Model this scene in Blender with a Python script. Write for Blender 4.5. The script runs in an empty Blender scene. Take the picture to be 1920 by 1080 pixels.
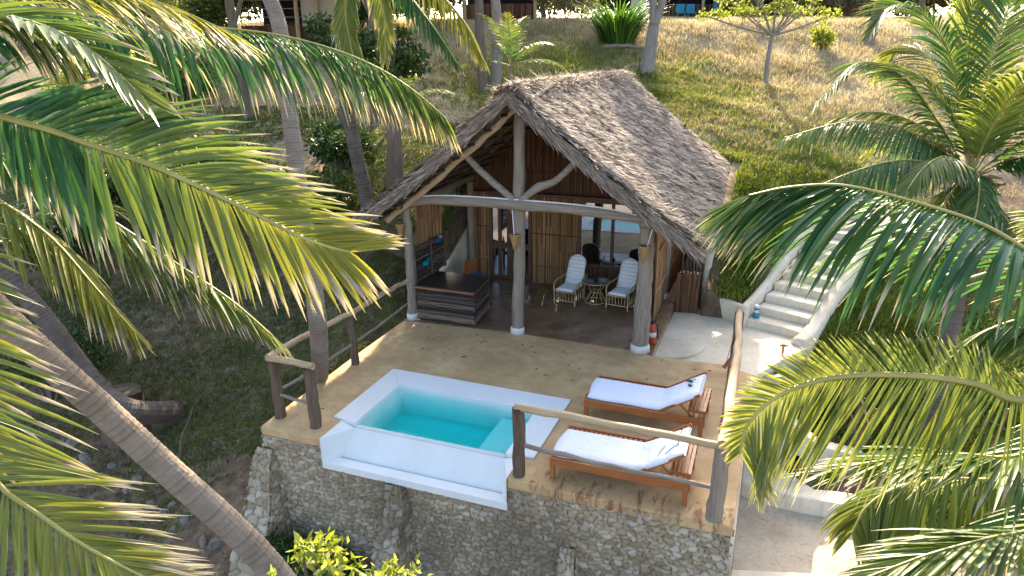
import bpy, math, random
import numpy as np
from mathutils import Vector, Matrix

random.seed(7)
RNG = np.random.default_rng(11)
SC = bpy.context.scene
COL = SC.collection
PI = math.pi
R = math.radians
V = Vector

# ------------------------------------------------------------------ camera
PITCH, YAW, ROLL = R(18.689), R(20.851), R(-0.367)
fw = V((-math.sin(YAW) * math.cos(PITCH), math.cos(YAW) * math.cos(PITCH), -math.sin(PITCH)))
r0 = V((math.cos(YAW), math.sin(YAW), 0))
u0 = r0.cross(fw)
rt = r0 * math.cos(ROLL) + u0 * math.sin(ROLL)
up = u0 * math.cos(ROLL) - r0 * math.sin(ROLL)
CAMP = V((0, 0, 6.0))
FPX = 1295.2
cd = bpy.data.cameras.new('camera')
cam = bpy.data.objects.new('camera', cd)
COL.objects.link(cam)
M = Matrix((rt, up, -fw)).transposed().to_4x4()
M.translation = CAMP
cam.matrix_world = M
cd.sensor_width = 36
cd.lens = FPX / 1920 * 36
cd.clip_end = 3000
cd.clip_start = 0.05
SC.camera = cam
HEAD = V((-math.sin(YAW), math.cos(YAW), 0))      # horizontal heading of the view


def at(px, py, d):
    """world point seen at a photo pixel, d metres along the view axis"""
    return CAMP + (rt * ((px - 960) / FPX) - up * ((py - 540) / FPX) + fw) * d


# ------------------------------------------------------------------ light
SUN_EL, SUN_AZ = R(29), R(14)                     # azimuth from +y towards -x
sv = V((-math.sin(SUN_AZ) * math.cos(SUN_EL), math.cos(SUN_AZ) * math.cos(SUN_EL), math.sin(SUN_EL)))
W = bpy.data.worlds.new('World')
SC.world = W
W.use_nodes = True
wn = W.node_tree
sky = wn.nodes.new('ShaderNodeTexSky')
sky.sky_type = 'NISHITA'
sky.sun_disc = False
sky.sun_elevation = SUN_EL
sky.sun_rotation = -SUN_AZ
sky.air_density = 0.8
sky.dust_density = 4.0
sky.ozone_density = 0.6
bg = wn.nodes['Background']
bg.inputs['Strength'].default_value = 0.15
wn.links.new(sky.outputs[0], bg.inputs['Color'])
ld = bpy.data.lights.new('sun', 'SUN')
ld.energy = 4.1
ld.angle = R(0.6)
ld.color = (1.0, 0.82, 0.58)
lo = bpy.data.objects.new('sun', ld)
lo.rotation_euler = (-sv).to_track_quat('-Z', 'Y').to_euler()
lo.location = (-10, 40, 30)
COL.objects.link(lo)
vs = SC.view_settings
vs.view_transform = 'Standard'
vs.look = 'None'
vs.gamma = 1
vs.exposure = 2.32
SC.cycles.max_bounces = 8
SC.cycles.transparent_max_bounces = 16
SC.cycles.caustics_reflective = False
SC.cycles.caustics_refractive = False


# ------------------------------------------------------------------ materials
class NT:
    def __init__(s, name):
        s.m = bpy.data.materials.new(name)
        s.m.use_nodes = True
        s.t = s.m.node_tree
        s.p = s.t.nodes['Principled BSDF']
        s.out = s.t.nodes['Material Output']

    def n(s, typ, **kw):
        o = s.t.nodes.new(typ)
        for k, v in kw.items():
            if k in o.inputs:
                o.inputs[k].default_value = v
            else:
                setattr(o, k, v)
        return o

    def l(s, a, b):
        s.t.links.new(a, b)

    def coord(s, scale=(1, 1, 1), rot=(0, 0, 0), kind='Object'):
        c = s.n('ShaderNodeTexCoord')
        m = s.n('ShaderNodeMapping')
        m.inputs['Scale'].default_value = scale
        m.inputs['Rotation'].default_value = rot
        s.l(c.outputs[kind], m.inputs[0])
        return m.outputs[0]

    def noise(s, vec, scale, detail=4, rough=0.55, dist=0.0):
        o = s.n('ShaderNodeTexNoise')
        o.inputs['Scale'].default_value = scale
        o.inputs['Detail'].default_value = detail
        o.inputs['Roughness'].default_value = rough
        o.inputs['Distortion'].default_value = dist
        if vec is not None:
            s.l(vec, o.inputs['Vector'])
        return o.outputs['Fac']

    def ramp(s, fac, stops):
        o = s.n('ShaderNodeValToRGB')
        e = o.color_ramp.elements
        while len(e) < len(stops):
            e.new(0.5)
        for el, (p, c) in zip(e, stops):
            el.position = p
            el.color = (c[0], c[1], c[2], 1)
        s.l(fac, o.inputs[0])
        return o.outputs[0]

    def mix(s, fac, a, b, mode='MIX'):
        o = s.n('ShaderNodeMix', data_type='RGBA', blend_type=mode)
        for i, x in ((0, fac), (6, a), (7, b)):
            if isinstance(x, (int, float)):
                o.inputs[i].default_value = x
            elif isinstance(x, tuple):
                o.inputs[i].default_value = (x[0], x[1], x[2], 1)
            else:
                s.l(x, o.inputs[i])
        return o.outputs[2]

    def math(s, op, a, b=0.0, clamp=False):
        o = s.n('ShaderNodeMath', operation=op, use_clamp=clamp)
        for i, x in ((0, a), (1, b)):
            if isinstance(x, (int, float)):
                o.inputs[i].default_value = x
            else:
                s.l(x, o.inputs[i])
        return o.outputs[0]

    def attr(s, name):
        o = s.n('ShaderNodeAttribute')
        o.attribute_name = name
        return o.outputs['Fac']

    def island(s):
        return s.n('ShaderNodeNewGeometry').outputs['Random Per Island']

    def bump(s, h, strength=0.4, dist=0.02):
        o = s.n('ShaderNodeBump')
        o.inputs['Strength'].default_value = strength
        o.inputs['Distance'].default_value = dist
        s.l(h, o.inputs['Height'])
        s.l(o.outputs[0], s.p.inputs['Normal'])

    def fin(s, col, rough=0.8, spec=0.3):
        if isinstance(col, tuple):
            s.p.inputs['Base Color'].default_value = (col[0], col[1], col[2], 1)
        else:
            s.l(col, s.p.inputs['Base Color'])
        if isinstance(rough, (int, float)):
            s.p.inputs['Roughness'].default_value = rough
        else:
            s.l(rough, s.p.inputs['Roughness'])
        s.p.inputs['Specular IOR Level'].default_value = spec
        return s.m


def noisy(name, c1, c2, scale=6, rough=0.8, spec=0.3, stretch=(1, 1, 1), bump=0.3, bscale=None, dist=0.02, c3=None):
    t = NT(name)
    v = t.coord(stretch)
    f = t.noise(v, scale, 6, 0.6)
    col = t.ramp(f, [(0.3, c1), (0.7, c2)])
    f2 = t.noise(v, scale * 5.3, 4, 0.6)
    col = t.mix(t.math('MULTIPLY', f2, 0.35), col, c3 or tuple(x * 0.55 for x in c1))
    t.bump(t.noise(v, bscale or scale * 4, 5, 0.65), bump, dist)
    return t.fin(col, rough, spec)


def island_mat(name, stops, rough=0.8, spec=0.25, grain=(30, 30, 3), bump=0.2, gcol=None, gamt=0.4):
    t = NT(name)
    col = t.ramp(t.island(), stops)
    v = t.coord(grain)
    g = t.noise(v, 1.0, 5, 0.6)
    col = t.mix(t.math('MULTIPLY', g, gamt), col, gcol or tuple(x * 0.4 for x in stops[0][1]))
    t.bump(g, bump, 0.01)
    return t.fin(col, rough, spec)


MT = {}
# weathered grey timber, grain along z / along x / along y
for ax, st in (('z', (22, 22, 1.6)), ('x', (1.6, 22, 22)), ('y', (22, 1.6, 22))):
    MT['post_' + ax] = noisy('grey_timber_' + ax, (.21, .17, .125), (.38, .33, .265), 1.0, .85, .2, st, .8, 1.6, .03, (.06, .042, .028))
    MT['dark_' + ax] = noisy('brown_timber_' + ax, (.085, .055, .035), (.2, .145, .10), 1.0, .85, .2, st, .5, 1.6, .02, (.04, .03, .02))
    MT['pale_' + ax] = noisy('peeled_pole_' + ax, (.36, .255, .14), (.55, .42, .26), 1.0, .8, .25, st, .4, 1.6, .01, (.2, .13, .07))
    MT['teak_' + ax] = noisy('oiled_teak_' + ax, (.27, .085, .024), (.45, .175, .052), 1.0, .42, .45, tuple(q * 1.6 for q in st), .25, 1.6, .005, (.11, .035, .014))
MT['plaster'] = noisy('cream_plaster', (.60, .52, .375), (.74, .665, .52), 1.3, .85, .2, (1, 1, 1), .3, 9, .01, (.40, .32, .21))
t = NT('cream_plaster_worn')
v = t.coord()
c = t.ramp(t.noise(v, 1.3, 6, .6), [(.3, (.58, .495, .35)), (.55, (.70, .62, .47)), (.75, (.77, .70, .56))])
sk_ = t.ramp(t.noise(t.coord((7, 7, .5)), 1.2, 5, .7), [(.52, (0, 0, 0)), (.72, (1, 1, 1))])
c = t.mix(t.math('MULTIPLY', sk_, .35), c, (.36, .285, .18))
gr_ = t.ramp(t.noise(v, 6, 7, .7), [(.5, (0, 0, 0)), (.72, (1, 1, 1))])
c = t.mix(t.math('MULTIPLY', gr_, .35), c, (.42, .335, .22))
t.bump(t.noise(v, 10, 6, .65), .4, .015)
MT['plaster'] = t.fin(c, .88, .2)
MT['white'] = noisy('white_plaster', (.68, .71, .69), (.78, .79, .76), 1.1, .6, .35, (1, 1, 1), .2, 8, .01, (.52, .55, .52))
MT['footwhite'] = noisy('whitewash', (.66, .64, .58), (.76, .74, .7), 5, .85, .2, (1, 1, 1), .4, 20, .01, (.4, .36, .3))
MT['thatch_base'] = noisy('thatch_underlay', (.09, .065, .045), (.19, .145, .105), 5, .95, .1, (1, 1, 1), .8, 25, .05, (.04, .028, .02))
t = NT('thatch_straw')
c = t.ramp(t.island(), [(0, (.16, .115, .08)), (.35, (.30, .23, .17)), (.7, (.47, .385, .30)), (1, (.66, .57, .46))])
g = t.ramp(t.noise(t.coord((1, 1, 1)), 1.7, 5, .65), [(.38, (0, 0, 0)), (.68, (1, 1, 1))])
c = t.mix(t.math('MULTIPLY', g, .55), c, (.13, .098, .075))
MT['straw'] = t.fin(c, .8, .22)
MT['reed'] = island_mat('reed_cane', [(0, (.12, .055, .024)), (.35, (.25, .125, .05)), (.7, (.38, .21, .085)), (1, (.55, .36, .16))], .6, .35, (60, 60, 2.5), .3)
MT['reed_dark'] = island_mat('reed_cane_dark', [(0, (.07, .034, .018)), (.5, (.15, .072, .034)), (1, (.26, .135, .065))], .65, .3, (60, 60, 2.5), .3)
MT['bark_pole'] = island_mat('bark_poles', [(0, (.035, .026, .022)), (.45, (.085, .065, .055)), (.8, (.17, .13, .105)), (1, (.36, .25, .15))], .75, .3, (3, 30, 30), .4)
MT['bamboo'] = island_mat('bamboo_canes', [(0, (.20, .115, .05)), (.5, (.36, .235, .11)), (1, (.50, .36, .19))], .55, .4, (40, 40, 3), .2)
MT['rattan'] = island_mat('rattan_cane', [(0, (.36, .23, .10)), (.6, (.52, .37, .18)), (1, (.62, .48, .28))], .45, .45, (30, 30, 30), .15)
MT['counter_top'] = noisy('dark_counter', (.03, .024, .021), (.06, .047, .04), 3, .3, .5, (1, 6, 1), .1)
MT['darkwood'] = noisy('brown_door_wood', (.075, .036, .02), (.14, .07, .036), 1, .5, .4, (20, 20, 2), .3, 2, .008)
t = NT('cushion_cloth')
v = t.coord()
t.bump(t.noise(v, 9, 4), .35, .02)
MT['cloth'] = t.fin(t.mix(t.noise(v, 3), (.70, .70, .70), (.77, .77, .76)), .9, .15)
t = NT('mattress_cloth')
v = t.coord()
t.bump(t.noise(v, 7, 4, .5, .8), .5, .03)
MT['mattress'] = t.fin(t.mix(t.noise(v, 2), (.66, .69, .78), (.74, .76, .83)), .85, .2)
MT['ink'] = noisy('teal_print', (.008, .03, .045), (.02, .08, .11), 12, .8, .2)
MT['teal'] = noisy('teal_paint', (.0, .16, .24), (.01, .27, .36), 3, .45, .4)
MT['blue'] = noisy('blue_glaze', (.01, .10, .30), (.02, .22, .42), 14, .3, .5)
MT['red'] = noisy('red_enamel', (.42, .05, .018), (.56, .10, .03), 4, .35, .5)
MT['cable'] = noisy('white_cable', (.68, .68, .66), (.78, .78, .76), 5, .5, .4)
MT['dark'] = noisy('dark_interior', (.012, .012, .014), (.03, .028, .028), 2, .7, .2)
MT['concrete'] = noisy('grey_concrete', (.28, .25, .21), (.40, .37, .32), 3, .9, .2)
MT['rock'] = noisy('coral_rock', (.15, .13, .105), (.27, .245, .205), 3, .9, .2, (1, 1, 1), .7, 9, .05)
MT['basket'] = noisy('woven_basket', (.26, .165, .06), (.40, .27, .11), 4, .8, .2, (3, 3, 14), .7, 6, .02)
MT['sign_cream'] = noisy('cream_wall_far', (.50, .45, .34), (.58, .52, .41), 1, .9, .2)
MT['soil'] = noisy('dark_soil', (.05, .036, .026), (.10, .075, .055), 3, .95, .1, (1, 1, 1), .8, 14, .06)
MT['hollow_shade'] = noisy('hollow_shade_black', (.006, .006, .006), (.012, .011, .01), 3, .8, .2)  # near-black paint stands in for shade inside niche and drain

# deck : tan screeded cement with wear, rust streaks by the front lounger
t = NT('tan_deck_cement')
v = t.coord()
f = t.noise(v, .9, 5, .62)
c = t.ramp(f, [(.3, (.37, .225, .092)), (.48, (.50, .325, .145)), (.68, (.62, .435, .215))])
f2 = t.noise(v, 4.2, 6, .65)
c = t.mix(t.math('MULTIPLY', t.ramp(f2, [(.42, (0, 0, 0)), (.66, (1, 1, 1))]), .55), c, (.34, .21, .10))
f3 = t.noise(v, 26, 4, .6)
c = t.mix(t.math('MULTIPLY', f3, .22), c, (.5, .4, .26))
sx = t.n('ShaderNodeSeparateXYZ')
t.l(v, sx.inputs[0])
yb = t.math('MULTIPLY', t.math('LESS_THAN', sx.outputs[1], 8.66), t.math('GREATER_THAN', sx.outputs[0], -2.9))
st = t.noise(t.coord((5, 1.5, 1)), 1.6, 5, .7, .6)
rust = t.math('MULTIPLY', t.ramp(st, [(.5, (0, 0, 0)), (.62, (1, 1, 1))]), yb)
c = t.mix(t.math('MULTIPLY', rust, .8), c, (.16, .055, .018))
t.bump(t.noise(v, 11, 6, .6), .35, .02)
MT['deck'] = t.fin(c, t.ramp(f2, [(.3, (.55,) * 3), (.7, (.85,) * 3)]), .3)
# patio: brown polished flagstones
t = NT('brown_patio_flags')
v = t.coord()
vo = t.n('ShaderNodeTexVoronoi', feature='DISTANCE_TO_EDGE')
vo.inputs['Scale'].default_value = 2.6
nz = t.n('ShaderNodeTexNoise')
nz.inputs['Scale'].default_value = 3
t.l(v, nz.inputs['Vector'])
mv = t.n('ShaderNodeMix', data_type='VECTOR')
mv.inputs[0].default_value = .12
t.l(v, mv.inputs[4])
t.l(nz.outputs['Color'], mv.inputs[5])
t.l(mv.outputs[1], vo.inputs['Vector'])
vc = t.n('ShaderNodeTexVoronoi')
vc.inputs['Scale'].default_value = 2.6
t.l(mv.outputs[1], vc.inputs['Vector'])
sepc = t.n('ShaderNodeSeparateColor')
t.l(vc.outputs['Color'], sepc.inputs[0])
c = t.ramp(sepc.outputs[0], [(0, (.17, .092, .044)), (.5, (.235, .135, .068)), (.9, (.30, .19, .105)), (1, (.2, .18, .165))])
c = t.mix(t.math('MULTIPLY', t.noise(v, 5, 6), .5), c, (.085, .05, .03))
joint = t.ramp(vo.outputs['Distance'], [(.0, (1, 1, 1)), (.035, (0, 0, 0))])
c = t.mix(t.math('MULTIPLY', joint, .6), c, (.27, .19, .12))
t.bump(vo.outputs['Distance'], .12, .01)
MT['patio'] = t.fin(c, t.ramp(t.noise(v, 2, 4), [(.3, (.24,) * 3), (.7, (.45,) * 3)]), .4)
# coral rag stone wall, uses mesh attributes written with the displacement
t = NT('coral_rag')
v = t.coord()
c = t.ramp(t.attr('rnd'), [(0, (.30, .235, .145)), (.35, (.40, .325, .215)), (.7, (.50, .42, .30)), (1, (.60, .54, .43))])
c = t.mix(t.math('MULTIPLY', t.noise(v, 22, 6, .65), .55), c, (.22, .17, .105))
c = t.mix(t.math('MULTIPLY', t.attr('gap'), .9), c, (.10, .072, .045))
wet = t.ramp(t.noise(t.coord((.55, 1, .45)), 1.3, 4), [(.40, (0, 0, 0)), (.56, (1, 1, 1))])
sx = t.n('ShaderNodeSeparateXYZ')
t.l(v, sx.inputs[0])
rside = t.math('MULTIPLY', t.math('ADD', t.math('MULTIPLY', sx.outputs[0], .45), 1.5, True), wet, True)
c = t.mix(t.math('MULTIPLY', rside, .55), c, (.115, .09, .062))
t.bump(t.noise(v, 45, 5, .7), .7, .012)
MT['stone'] = t.fin(c, .92, .15)
# palm leaflets
def leaf_mat(name, green, green2, yellow, dry, trans=.38):
    t = NT(name)
    rn, tt, yl, dr = t.attr('rn'), t.attr('tt'), t.attr('yl'), t.attr('dr')
    c = t.mix(rn, green, green2)
    c = t.mix(yl, c, yellow)
    edge = t.math('ADD', t.math('MULTIPLY', rn, .34), .80)
    edge = t.math('SUBTRACT', edge, t.math('MULTIPLY', dr, .5))
    k = t.math('MULTIPLY', t.math('SUBTRACT', tt, edge), 9, True)
    c = t.mix(k, c, dry)
    t.fin(c, .44, .45)
    tr = t.n('ShaderNodeBsdfTranslucent')
    t.l(t.mix(.5, c, t.mix(1.0, c, (1.0, .95, .35), 'MULTIPLY')), tr.inputs[0])
    ms = t.n('ShaderNodeMixShader')
    ms.inputs[0].default_value = trans
    t.l(t.p.outputs[0], ms.inputs[1])
    t.l(tr.outputs[0], ms.inputs[2])
    t.l(ms.outputs[0], t.out.inputs[0])
    return t.m
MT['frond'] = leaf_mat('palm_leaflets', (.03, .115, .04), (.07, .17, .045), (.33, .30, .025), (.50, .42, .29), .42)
MT['frond_warm'] = leaf_mat('palm_leaflets_yellowish', (.075, .15, .025), (.15, .215, .035), (.36, .33, .05), (.55, .47, .28), .48)  # yellower green leaflets
MT['rachis'] = noisy('palm_midrib', (.26, .24, .055), (.42, .37, .11), 3, .45, .4)
def bush_mat(name, stops, trans=.35, rough=.45, tint=(1.0, .95, .45)):
    t = NT(name)
    c = t.ramp(t.attr('rn'), stops)
    t.fin(c, rough, .4)
    tr = t.n('ShaderNodeBsdfTranslucent')
    t.l(t.mix(1.0, c, tint, 'MULTIPLY'), tr.inputs[0])
    ms = t.n('ShaderNodeMixShader')
    ms.inputs[0].default_value = trans
    t.l(t.p.outputs[0], ms.inputs[1])
    t.l(tr.outputs[0], ms.inputs[2])
    t.l(ms.outputs[0], t.out.inputs[0])
    return t.m
MT['leaf_dark'] = bush_mat('dark_leaves', [(0, (.022, .05, .014)), (.6, (.045, .095, .022)), (1, (.085, .14, .03))])
MT['leaf_mid'] = bush_mat('mid_leaves', [(0, (.05, .085, .018)), (.6, (.095, .14, .026)), (1, (.17, .2, .045))])
MT['leaf_lime'] = bush_mat('lime_leaves', [(0, (.12, .19, .02)), (.5, (.27, .33, .04)), (1, (.46, .47, .13))], .5)
MT['leaf_strap'] = bush_mat('strap_leaves', [(0, (.035, .11, .02)), (.6, (.075, .19, .03)), (1, (.16, .28, .05))], .4)
MT['leaf_olive'] = bush_mat('olive_leaves', [(0, (.10, .10, .045)), (.5, (.19, .16, .075)), (1, (.32, .26, .13))])
MT['grass_dry'] = bush_mat('straw_grass', [(0, (.24, .22, .10)), (.4, (.44, .38, .22)), (1, (.64, .56, .40))], .4, .7, (1, .92, .72))
MT['grass_green'] = bush_mat('green_grass', [(0, (.08, .13, .02)), (.5, (.19, .25, .035)), (1, (.34, .36, .08))], .4, .6)
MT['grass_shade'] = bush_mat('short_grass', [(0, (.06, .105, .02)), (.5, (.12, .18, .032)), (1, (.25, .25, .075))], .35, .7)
MT['litter'] = bush_mat('leaf_litter', [(0, (.05, .035, .025)), (.6, (.13, .095, .065)), (1, (.33, .27, .2))], .15, .8)
MT['bark'] = noisy('tree_bark', (.13, .105, .08), (.25, .21, .165), 1.2, .9, .15, (9, 9, 1.5), .8, 3, .04)
def bark_mat(name, c1, c2, dk):
    t = NT(name)
    v = t.coord()
    c = t.ramp(t.noise(v, 3.5, 6, .65), [(.3, c1), (.7, c2)])
    c = t.mix(t.math('MULTIPLY', t.ramp(t.noise(v, 1.1, 4), [(.5, (0, 0, 0)), (.7, (1, 1, 1))]), .45), c, tuple(q * 1.35 for q in c2))
    c = t.mix(t.math('MULTIPLY', t.noise(v, 28, 5, .7), .5), c, dk)
    c = t.mix(t.math('MULTIPLY', t.ramp(t.attr('ring'), [(.55, (0, 0, 0)), (.95, (1, 1, 1))]), .5), c, dk)
    t.bump(t.noise(v, 30, 6, .7), .7, .02)
    return t.fin(c, .92, .12)
MT['palm_bark'] = bark_mat('palm_trunk_bark', (.21, .17, .13), (.35, .295, .235), (.08, .06, .045))
MT['palm_bark_dark'] = bark_mat('palm_trunk_dark', (.11, .09, .075), (.21, .18, .15), (.04, .032, .026))

# ground
t = NT('hill_ground')
v = t.coord()
sx = t.n('ShaderNodeSeparateXYZ')
t.l(v, sx.inputs[0])
n1 = t.noise(v, .35, 6, .6)
n2 = t.noise(v, 3.5, 6, .65)
soil = t.ramp(n2, [(.3, (.09, .06, .038)), (.55, (.18, .13, .082)), (.75, (.30, .235, .16))])
hill = t.ramp(n2, [(.3, (.24, .195, .11)), (.6, (.37, .305, .185)), (.8, (.48, .41, .27))])
s = t.math('SUBTRACT', sx.outputs[1], t.math('MULTIPLY', sx.outputs[0], .38))
k = t.math('MULTIPLY', t.math('SUBTRACT', t.math('ADD', s, t.math('MULTIPLY', n1, 6)), 23.0), .3, True)
c = t.mix(k, soil, hill)
sand = t.ramp(n2, [(.3, (.20, .175, .145)), (.7, (.31, .275, .23))])
k2 = t.math('MULTIPLY', t.math('SUBTRACT', t.math('ADD', 9.6, t.math('MULTIPLY', n1, 1.2)), s), 1.3, True)
c = t.mix(k2, c, sand)
t.bump(t.noise(v, 9, 7, .7), .8, .06)
MT['ground'] = t.fin(c, .95, .1)
t = NT('terrace_screed')
v = t.coord()
c = t.ramp(t.noise(v, 1.4, 5), [(.3, (.36, .29, .2)), (.7, (.52, .44, .33))])
sp = t.noise(v, 14, 5, .7)
c = t.mix(t.math('MULTIPLY', t.ramp(sp, [(.52, (0, 0, 0)), (.7, (1, 1, 1))]), .6), c, (.2, .135, .085))
t.bump(t.noise(v, 20, 5), .4, .01)
MT['terrace'] = t.fin(c, .9, .15)


# ------------------------------------------------------------------ mesh helpers
def link(o):
    COL.objects.link(o)
    return o


def mesh_np(name, vts, faces, mats, parent=None, attrs=None, midx=None, smooth=False):
    """vts (N,3) world; faces list/array of equal length polygons, or list of (array) groups"""
    off = np.array(parent['_o']) if parent is not None and '_o' in parent else np.zeros(3)
    vts = np.asarray(vts, dtype=np.float64) - off
    groups = faces if isinstance(faces, list) and len(faces) and isinstance(faces[0], np.ndarray) else [np.asarray(faces, dtype=np.int32)]
    loops = np.concatenate([g.ravel() for g in groups]).astype(np.int32)
    tot = np.concatenate([np.full(len(g), g.shape[1], dtype=np.int32) for g in groups])
    start = np.concatenate([[0], np.cumsum(tot)[:-1]]).astype(np.int32)
    me = bpy.data.meshes.new(name)
    me.vertices.add(len(vts))
    me.vertices.foreach_set('co', vts.astype(np.float32).ravel())
    me.loops.add(len(loops))
    me.loops.foreach_set('vertex_index', loops)
    me.polygons.add(len(tot))
    me.polygons.foreach_set('loop_start', start)
    me.polygons.foreach_set('loop_total', tot)
    mats = mats if isinstance(mats, (list, tuple)) else [mats]
    for m in mats:
        me.materials.append(m)
    if midx is not None:
        me.polygons.foreach_set('material_index', np.asarray(midx, dtype=np.int32))
    if smooth:
        me.polygons.foreach_set('use_smooth', np.ones(len(tot), dtype=bool))
    if attrs:
        for k, a in attrs.items():
            at_ = me.attributes.new(k, 'FLOAT', 'POINT')
            at_.data.foreach_set('value', np.asarray(a, dtype=np.float32))
    me.update(calc_edges=True)
    o = bpy.data.objects.new(name, me)
    if parent is not None:
        o.parent = parent
    return link(o)


class MB:
    def __init__(s):
        s.v, s.f = [], []

    def add(s, vs_, fs):
        b = len(s.v)
        s.v += [tuple(x) for x in vs_]
        s.f += [tuple(b + i for i in f) for f in fs]
        return s

    def box(s, lo_, hi, m=None):
        x0, y0, z0 = lo_
        x1, y1, z1 = hi
        p = [V(q) for q in ((x0, y0, z0), (x1, y0, z0), (x1, y1, z0), (x0, y1, z0), (x0, y0, z1), (x1, y0, z1), (x1, y1, z1), (x0, y1, z1))]
        if m is not None:
            p = [m @ q for q in p]
        return s.add(p, [(3, 2, 1, 0), (4, 5, 6, 7), (0, 1, 5, 4), (1, 2, 6, 5), (2, 3, 7, 6), (3, 0, 4, 7)])

    def bar(s, p, q, w, h, upv=(0, 0, 1)):
        p, q = V(p), V(q)
        d = (q - p).normalized()
        x = d.cross(V(upv))
        if x.length < 1e-4:
            x = d.cross(V((0, 1, 0)))
        x.normalize()
        y = x.cross(d)
        c = [(-w / 2, -h / 2), (w / 2, -h / 2), (w / 2, h / 2), (-w / 2, h / 2)]
        vs_ = [p + x * a + y * b for a, b in c] + [q + x * a + y * b for a, b in c]
        return s.add(vs_, [(0, 1, 2, 3), (7, 6, 5, 4), (0, 4, 5, 1), (1, 5, 6, 2), (2, 6, 7, 3), (3, 7, 4, 0)])

    def tube(s, pts, rad, n=8, cap=True, jit=0.0, seed=0):
        pts = [V(p) for p in pts]
        if not isinstance(rad, (list, tuple, np.ndarray)):
            rad = [rad] * len(pts)
        rn = random.Random(seed)
        ref = V((0.13, 0.27, 0.95)).normalized()
        t0 = (pts[-1] - pts[0]).normalized()
        if abs(t0.dot(ref)) > .9:
            ref = V((1, 0.1, 0)).normalized()
        vs_, fs = [], []
        for i, p in enumerate(pts):
            t_ = (pts[min(i + 1, len(pts) - 1)] - pts[max(i - 1, 0)]).normalized()
            x = t_.cross(ref).normalized()
            y = x.cross(t_)
            for k in range(n):
                a = 2 * PI * k / n
                rr = rad[i] * (1 + jit * (rn.random() - .5))
                vs_.append(p + x * math.cos(a) * rr + y * math.sin(a) * rr)
        for i in range(len(pts) - 1):
            for k in range(n):
                a, b = i * n + k, i * n + (k + 1) % n
                fs.append((a, b, b + n, a + n))
        if cap:
            fs.append(tuple(range(n)))
            fs.append(tuple((len(pts) - 1) * n + k for k in reversed(range(n))))
        return s.add(vs_, fs)

    def lathe(s, prof, c=(0, 0, 0), n=20, m=None):
        c = V(c)
        vs_, fs = [], []
        for r_, z in prof:
            for k in range(n):
                a = 2 * PI * k / n
                q = c + V((r_ * math.cos(a), r_ * math.sin(a), z))
                vs_.append(m @ q if m is not None else q)
        for i in range(len(prof) - 1):
            for k in range(n):
                a, b = i * n + k, i * n + (k + 1) % n
                fs.append((a, b, b + n, a + n))
        fs.append(tuple(reversed(range(n))))
        fs.append(tuple((len(prof) - 1) * n + k for k in range(n)))
        return s.add(vs_, fs)

    def prism(s, poly, z0, z1):
        n = len(poly)
        a = sum(poly[i][0] * poly[(i + 1) % n][1] - poly[(i + 1) % n][0] * poly[i][1] for i in range(n))
        if a < 0:
            poly = poly[::-1]
        zz0 = z0 if isinstance(z0, (list, tuple)) else [z0] * n
        zz1 = z1 if isinstance(z1, (list, tuple)) else [z1] * n
        if a < 0:
            zz0, zz1 = list(zz0)[::-1], list(zz1)[::-1]
        vs_ = [(p[0], p[1], z) for p, z in zip(poly, zz0)] + [(p[0], p[1], z) for p, z in zip(poly, zz1)]
        fs = [tuple(reversed(range(n))), tuple(range(n, 2 * n))]
        fs += [(i, (i + 1) % n, n + (i + 1) % n, n + i) for i in range(n)]
        return s.add(vs_, fs)

    def build(s, name, m, parent=None, smooth=False, bevel=0, seg=2, auto=None):
        off = V(parent['_o']) if parent is not None and '_o' in parent else V((0, 0, 0))
        me = bpy.data.meshes.new(name)
        me.from_pydata([tuple(V(q) - off) for q in s.v], [], s.f)
        me.materials.append(m)
        if smooth:
            me.polygons.foreach_set('use_smooth', np.ones(len(me.polygons), dtype=bool))
        me.update()
        o = bpy.data.objects.new(name, me)
        if parent is not None:
            o.parent = parent
        link(o)
        if bevel:
            b = o.modifiers.new('bevel', 'BEVEL')
            b.width = bevel
            b.segments = seg
            b.limit_method = 'ANGLE'
            b.angle_limit = R(40)
        return o


def tag(o, label=None, cat=None, group=None, kind=None):
    if label:
        o['label'] = label
    if cat:
        o['category'] = cat
    if group:
        o['group'] = group
    if kind:
        o['kind'] = kind
    return o


def thing(name, loc, label, cat, group=None):
    o = bpy.data.objects.new(name, None)
    o.empty_display_size = .2
    o.location = loc
    o['_o'] = [float(q) for q in loc]
    link(o)
    return tag(o, label, cat, group)


def sub(part, root):
    """make a part able to carry sub-parts given in world coordinates"""
    part['_o'] = root['_o']
    return part


def copy_tree(o, parent=None):
    c = o.copy()
    COL.objects.link(c)
    c.parent = parent
    for ch in list(o.children):
        copy_tree(ch, c)
    return c


def smooth_path(pts, n):
    pts = [V(p) for p in pts]
    P = [pts[0] * 2 - pts[1]] + pts + [pts[-1] * 2 - pts[-2]]
    out = []
    m = len(pts) - 1
    for i in range(n + 1):
        s_ = i / n * m
        k = min(int(s_), m - 1)
        t_ = s_ - k
        a, b, c_, d = P[k], P[k + 1], P[k + 2], P[k + 3]
        out.append(.5 * ((2 * b) + (c_ - a) * t_ + (2 * a - 5 * b + 4 * c_ - d) * t_ ** 2 + (3 * b - a - 3 * c_ + d) * t_ ** 3))
    return out


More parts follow.
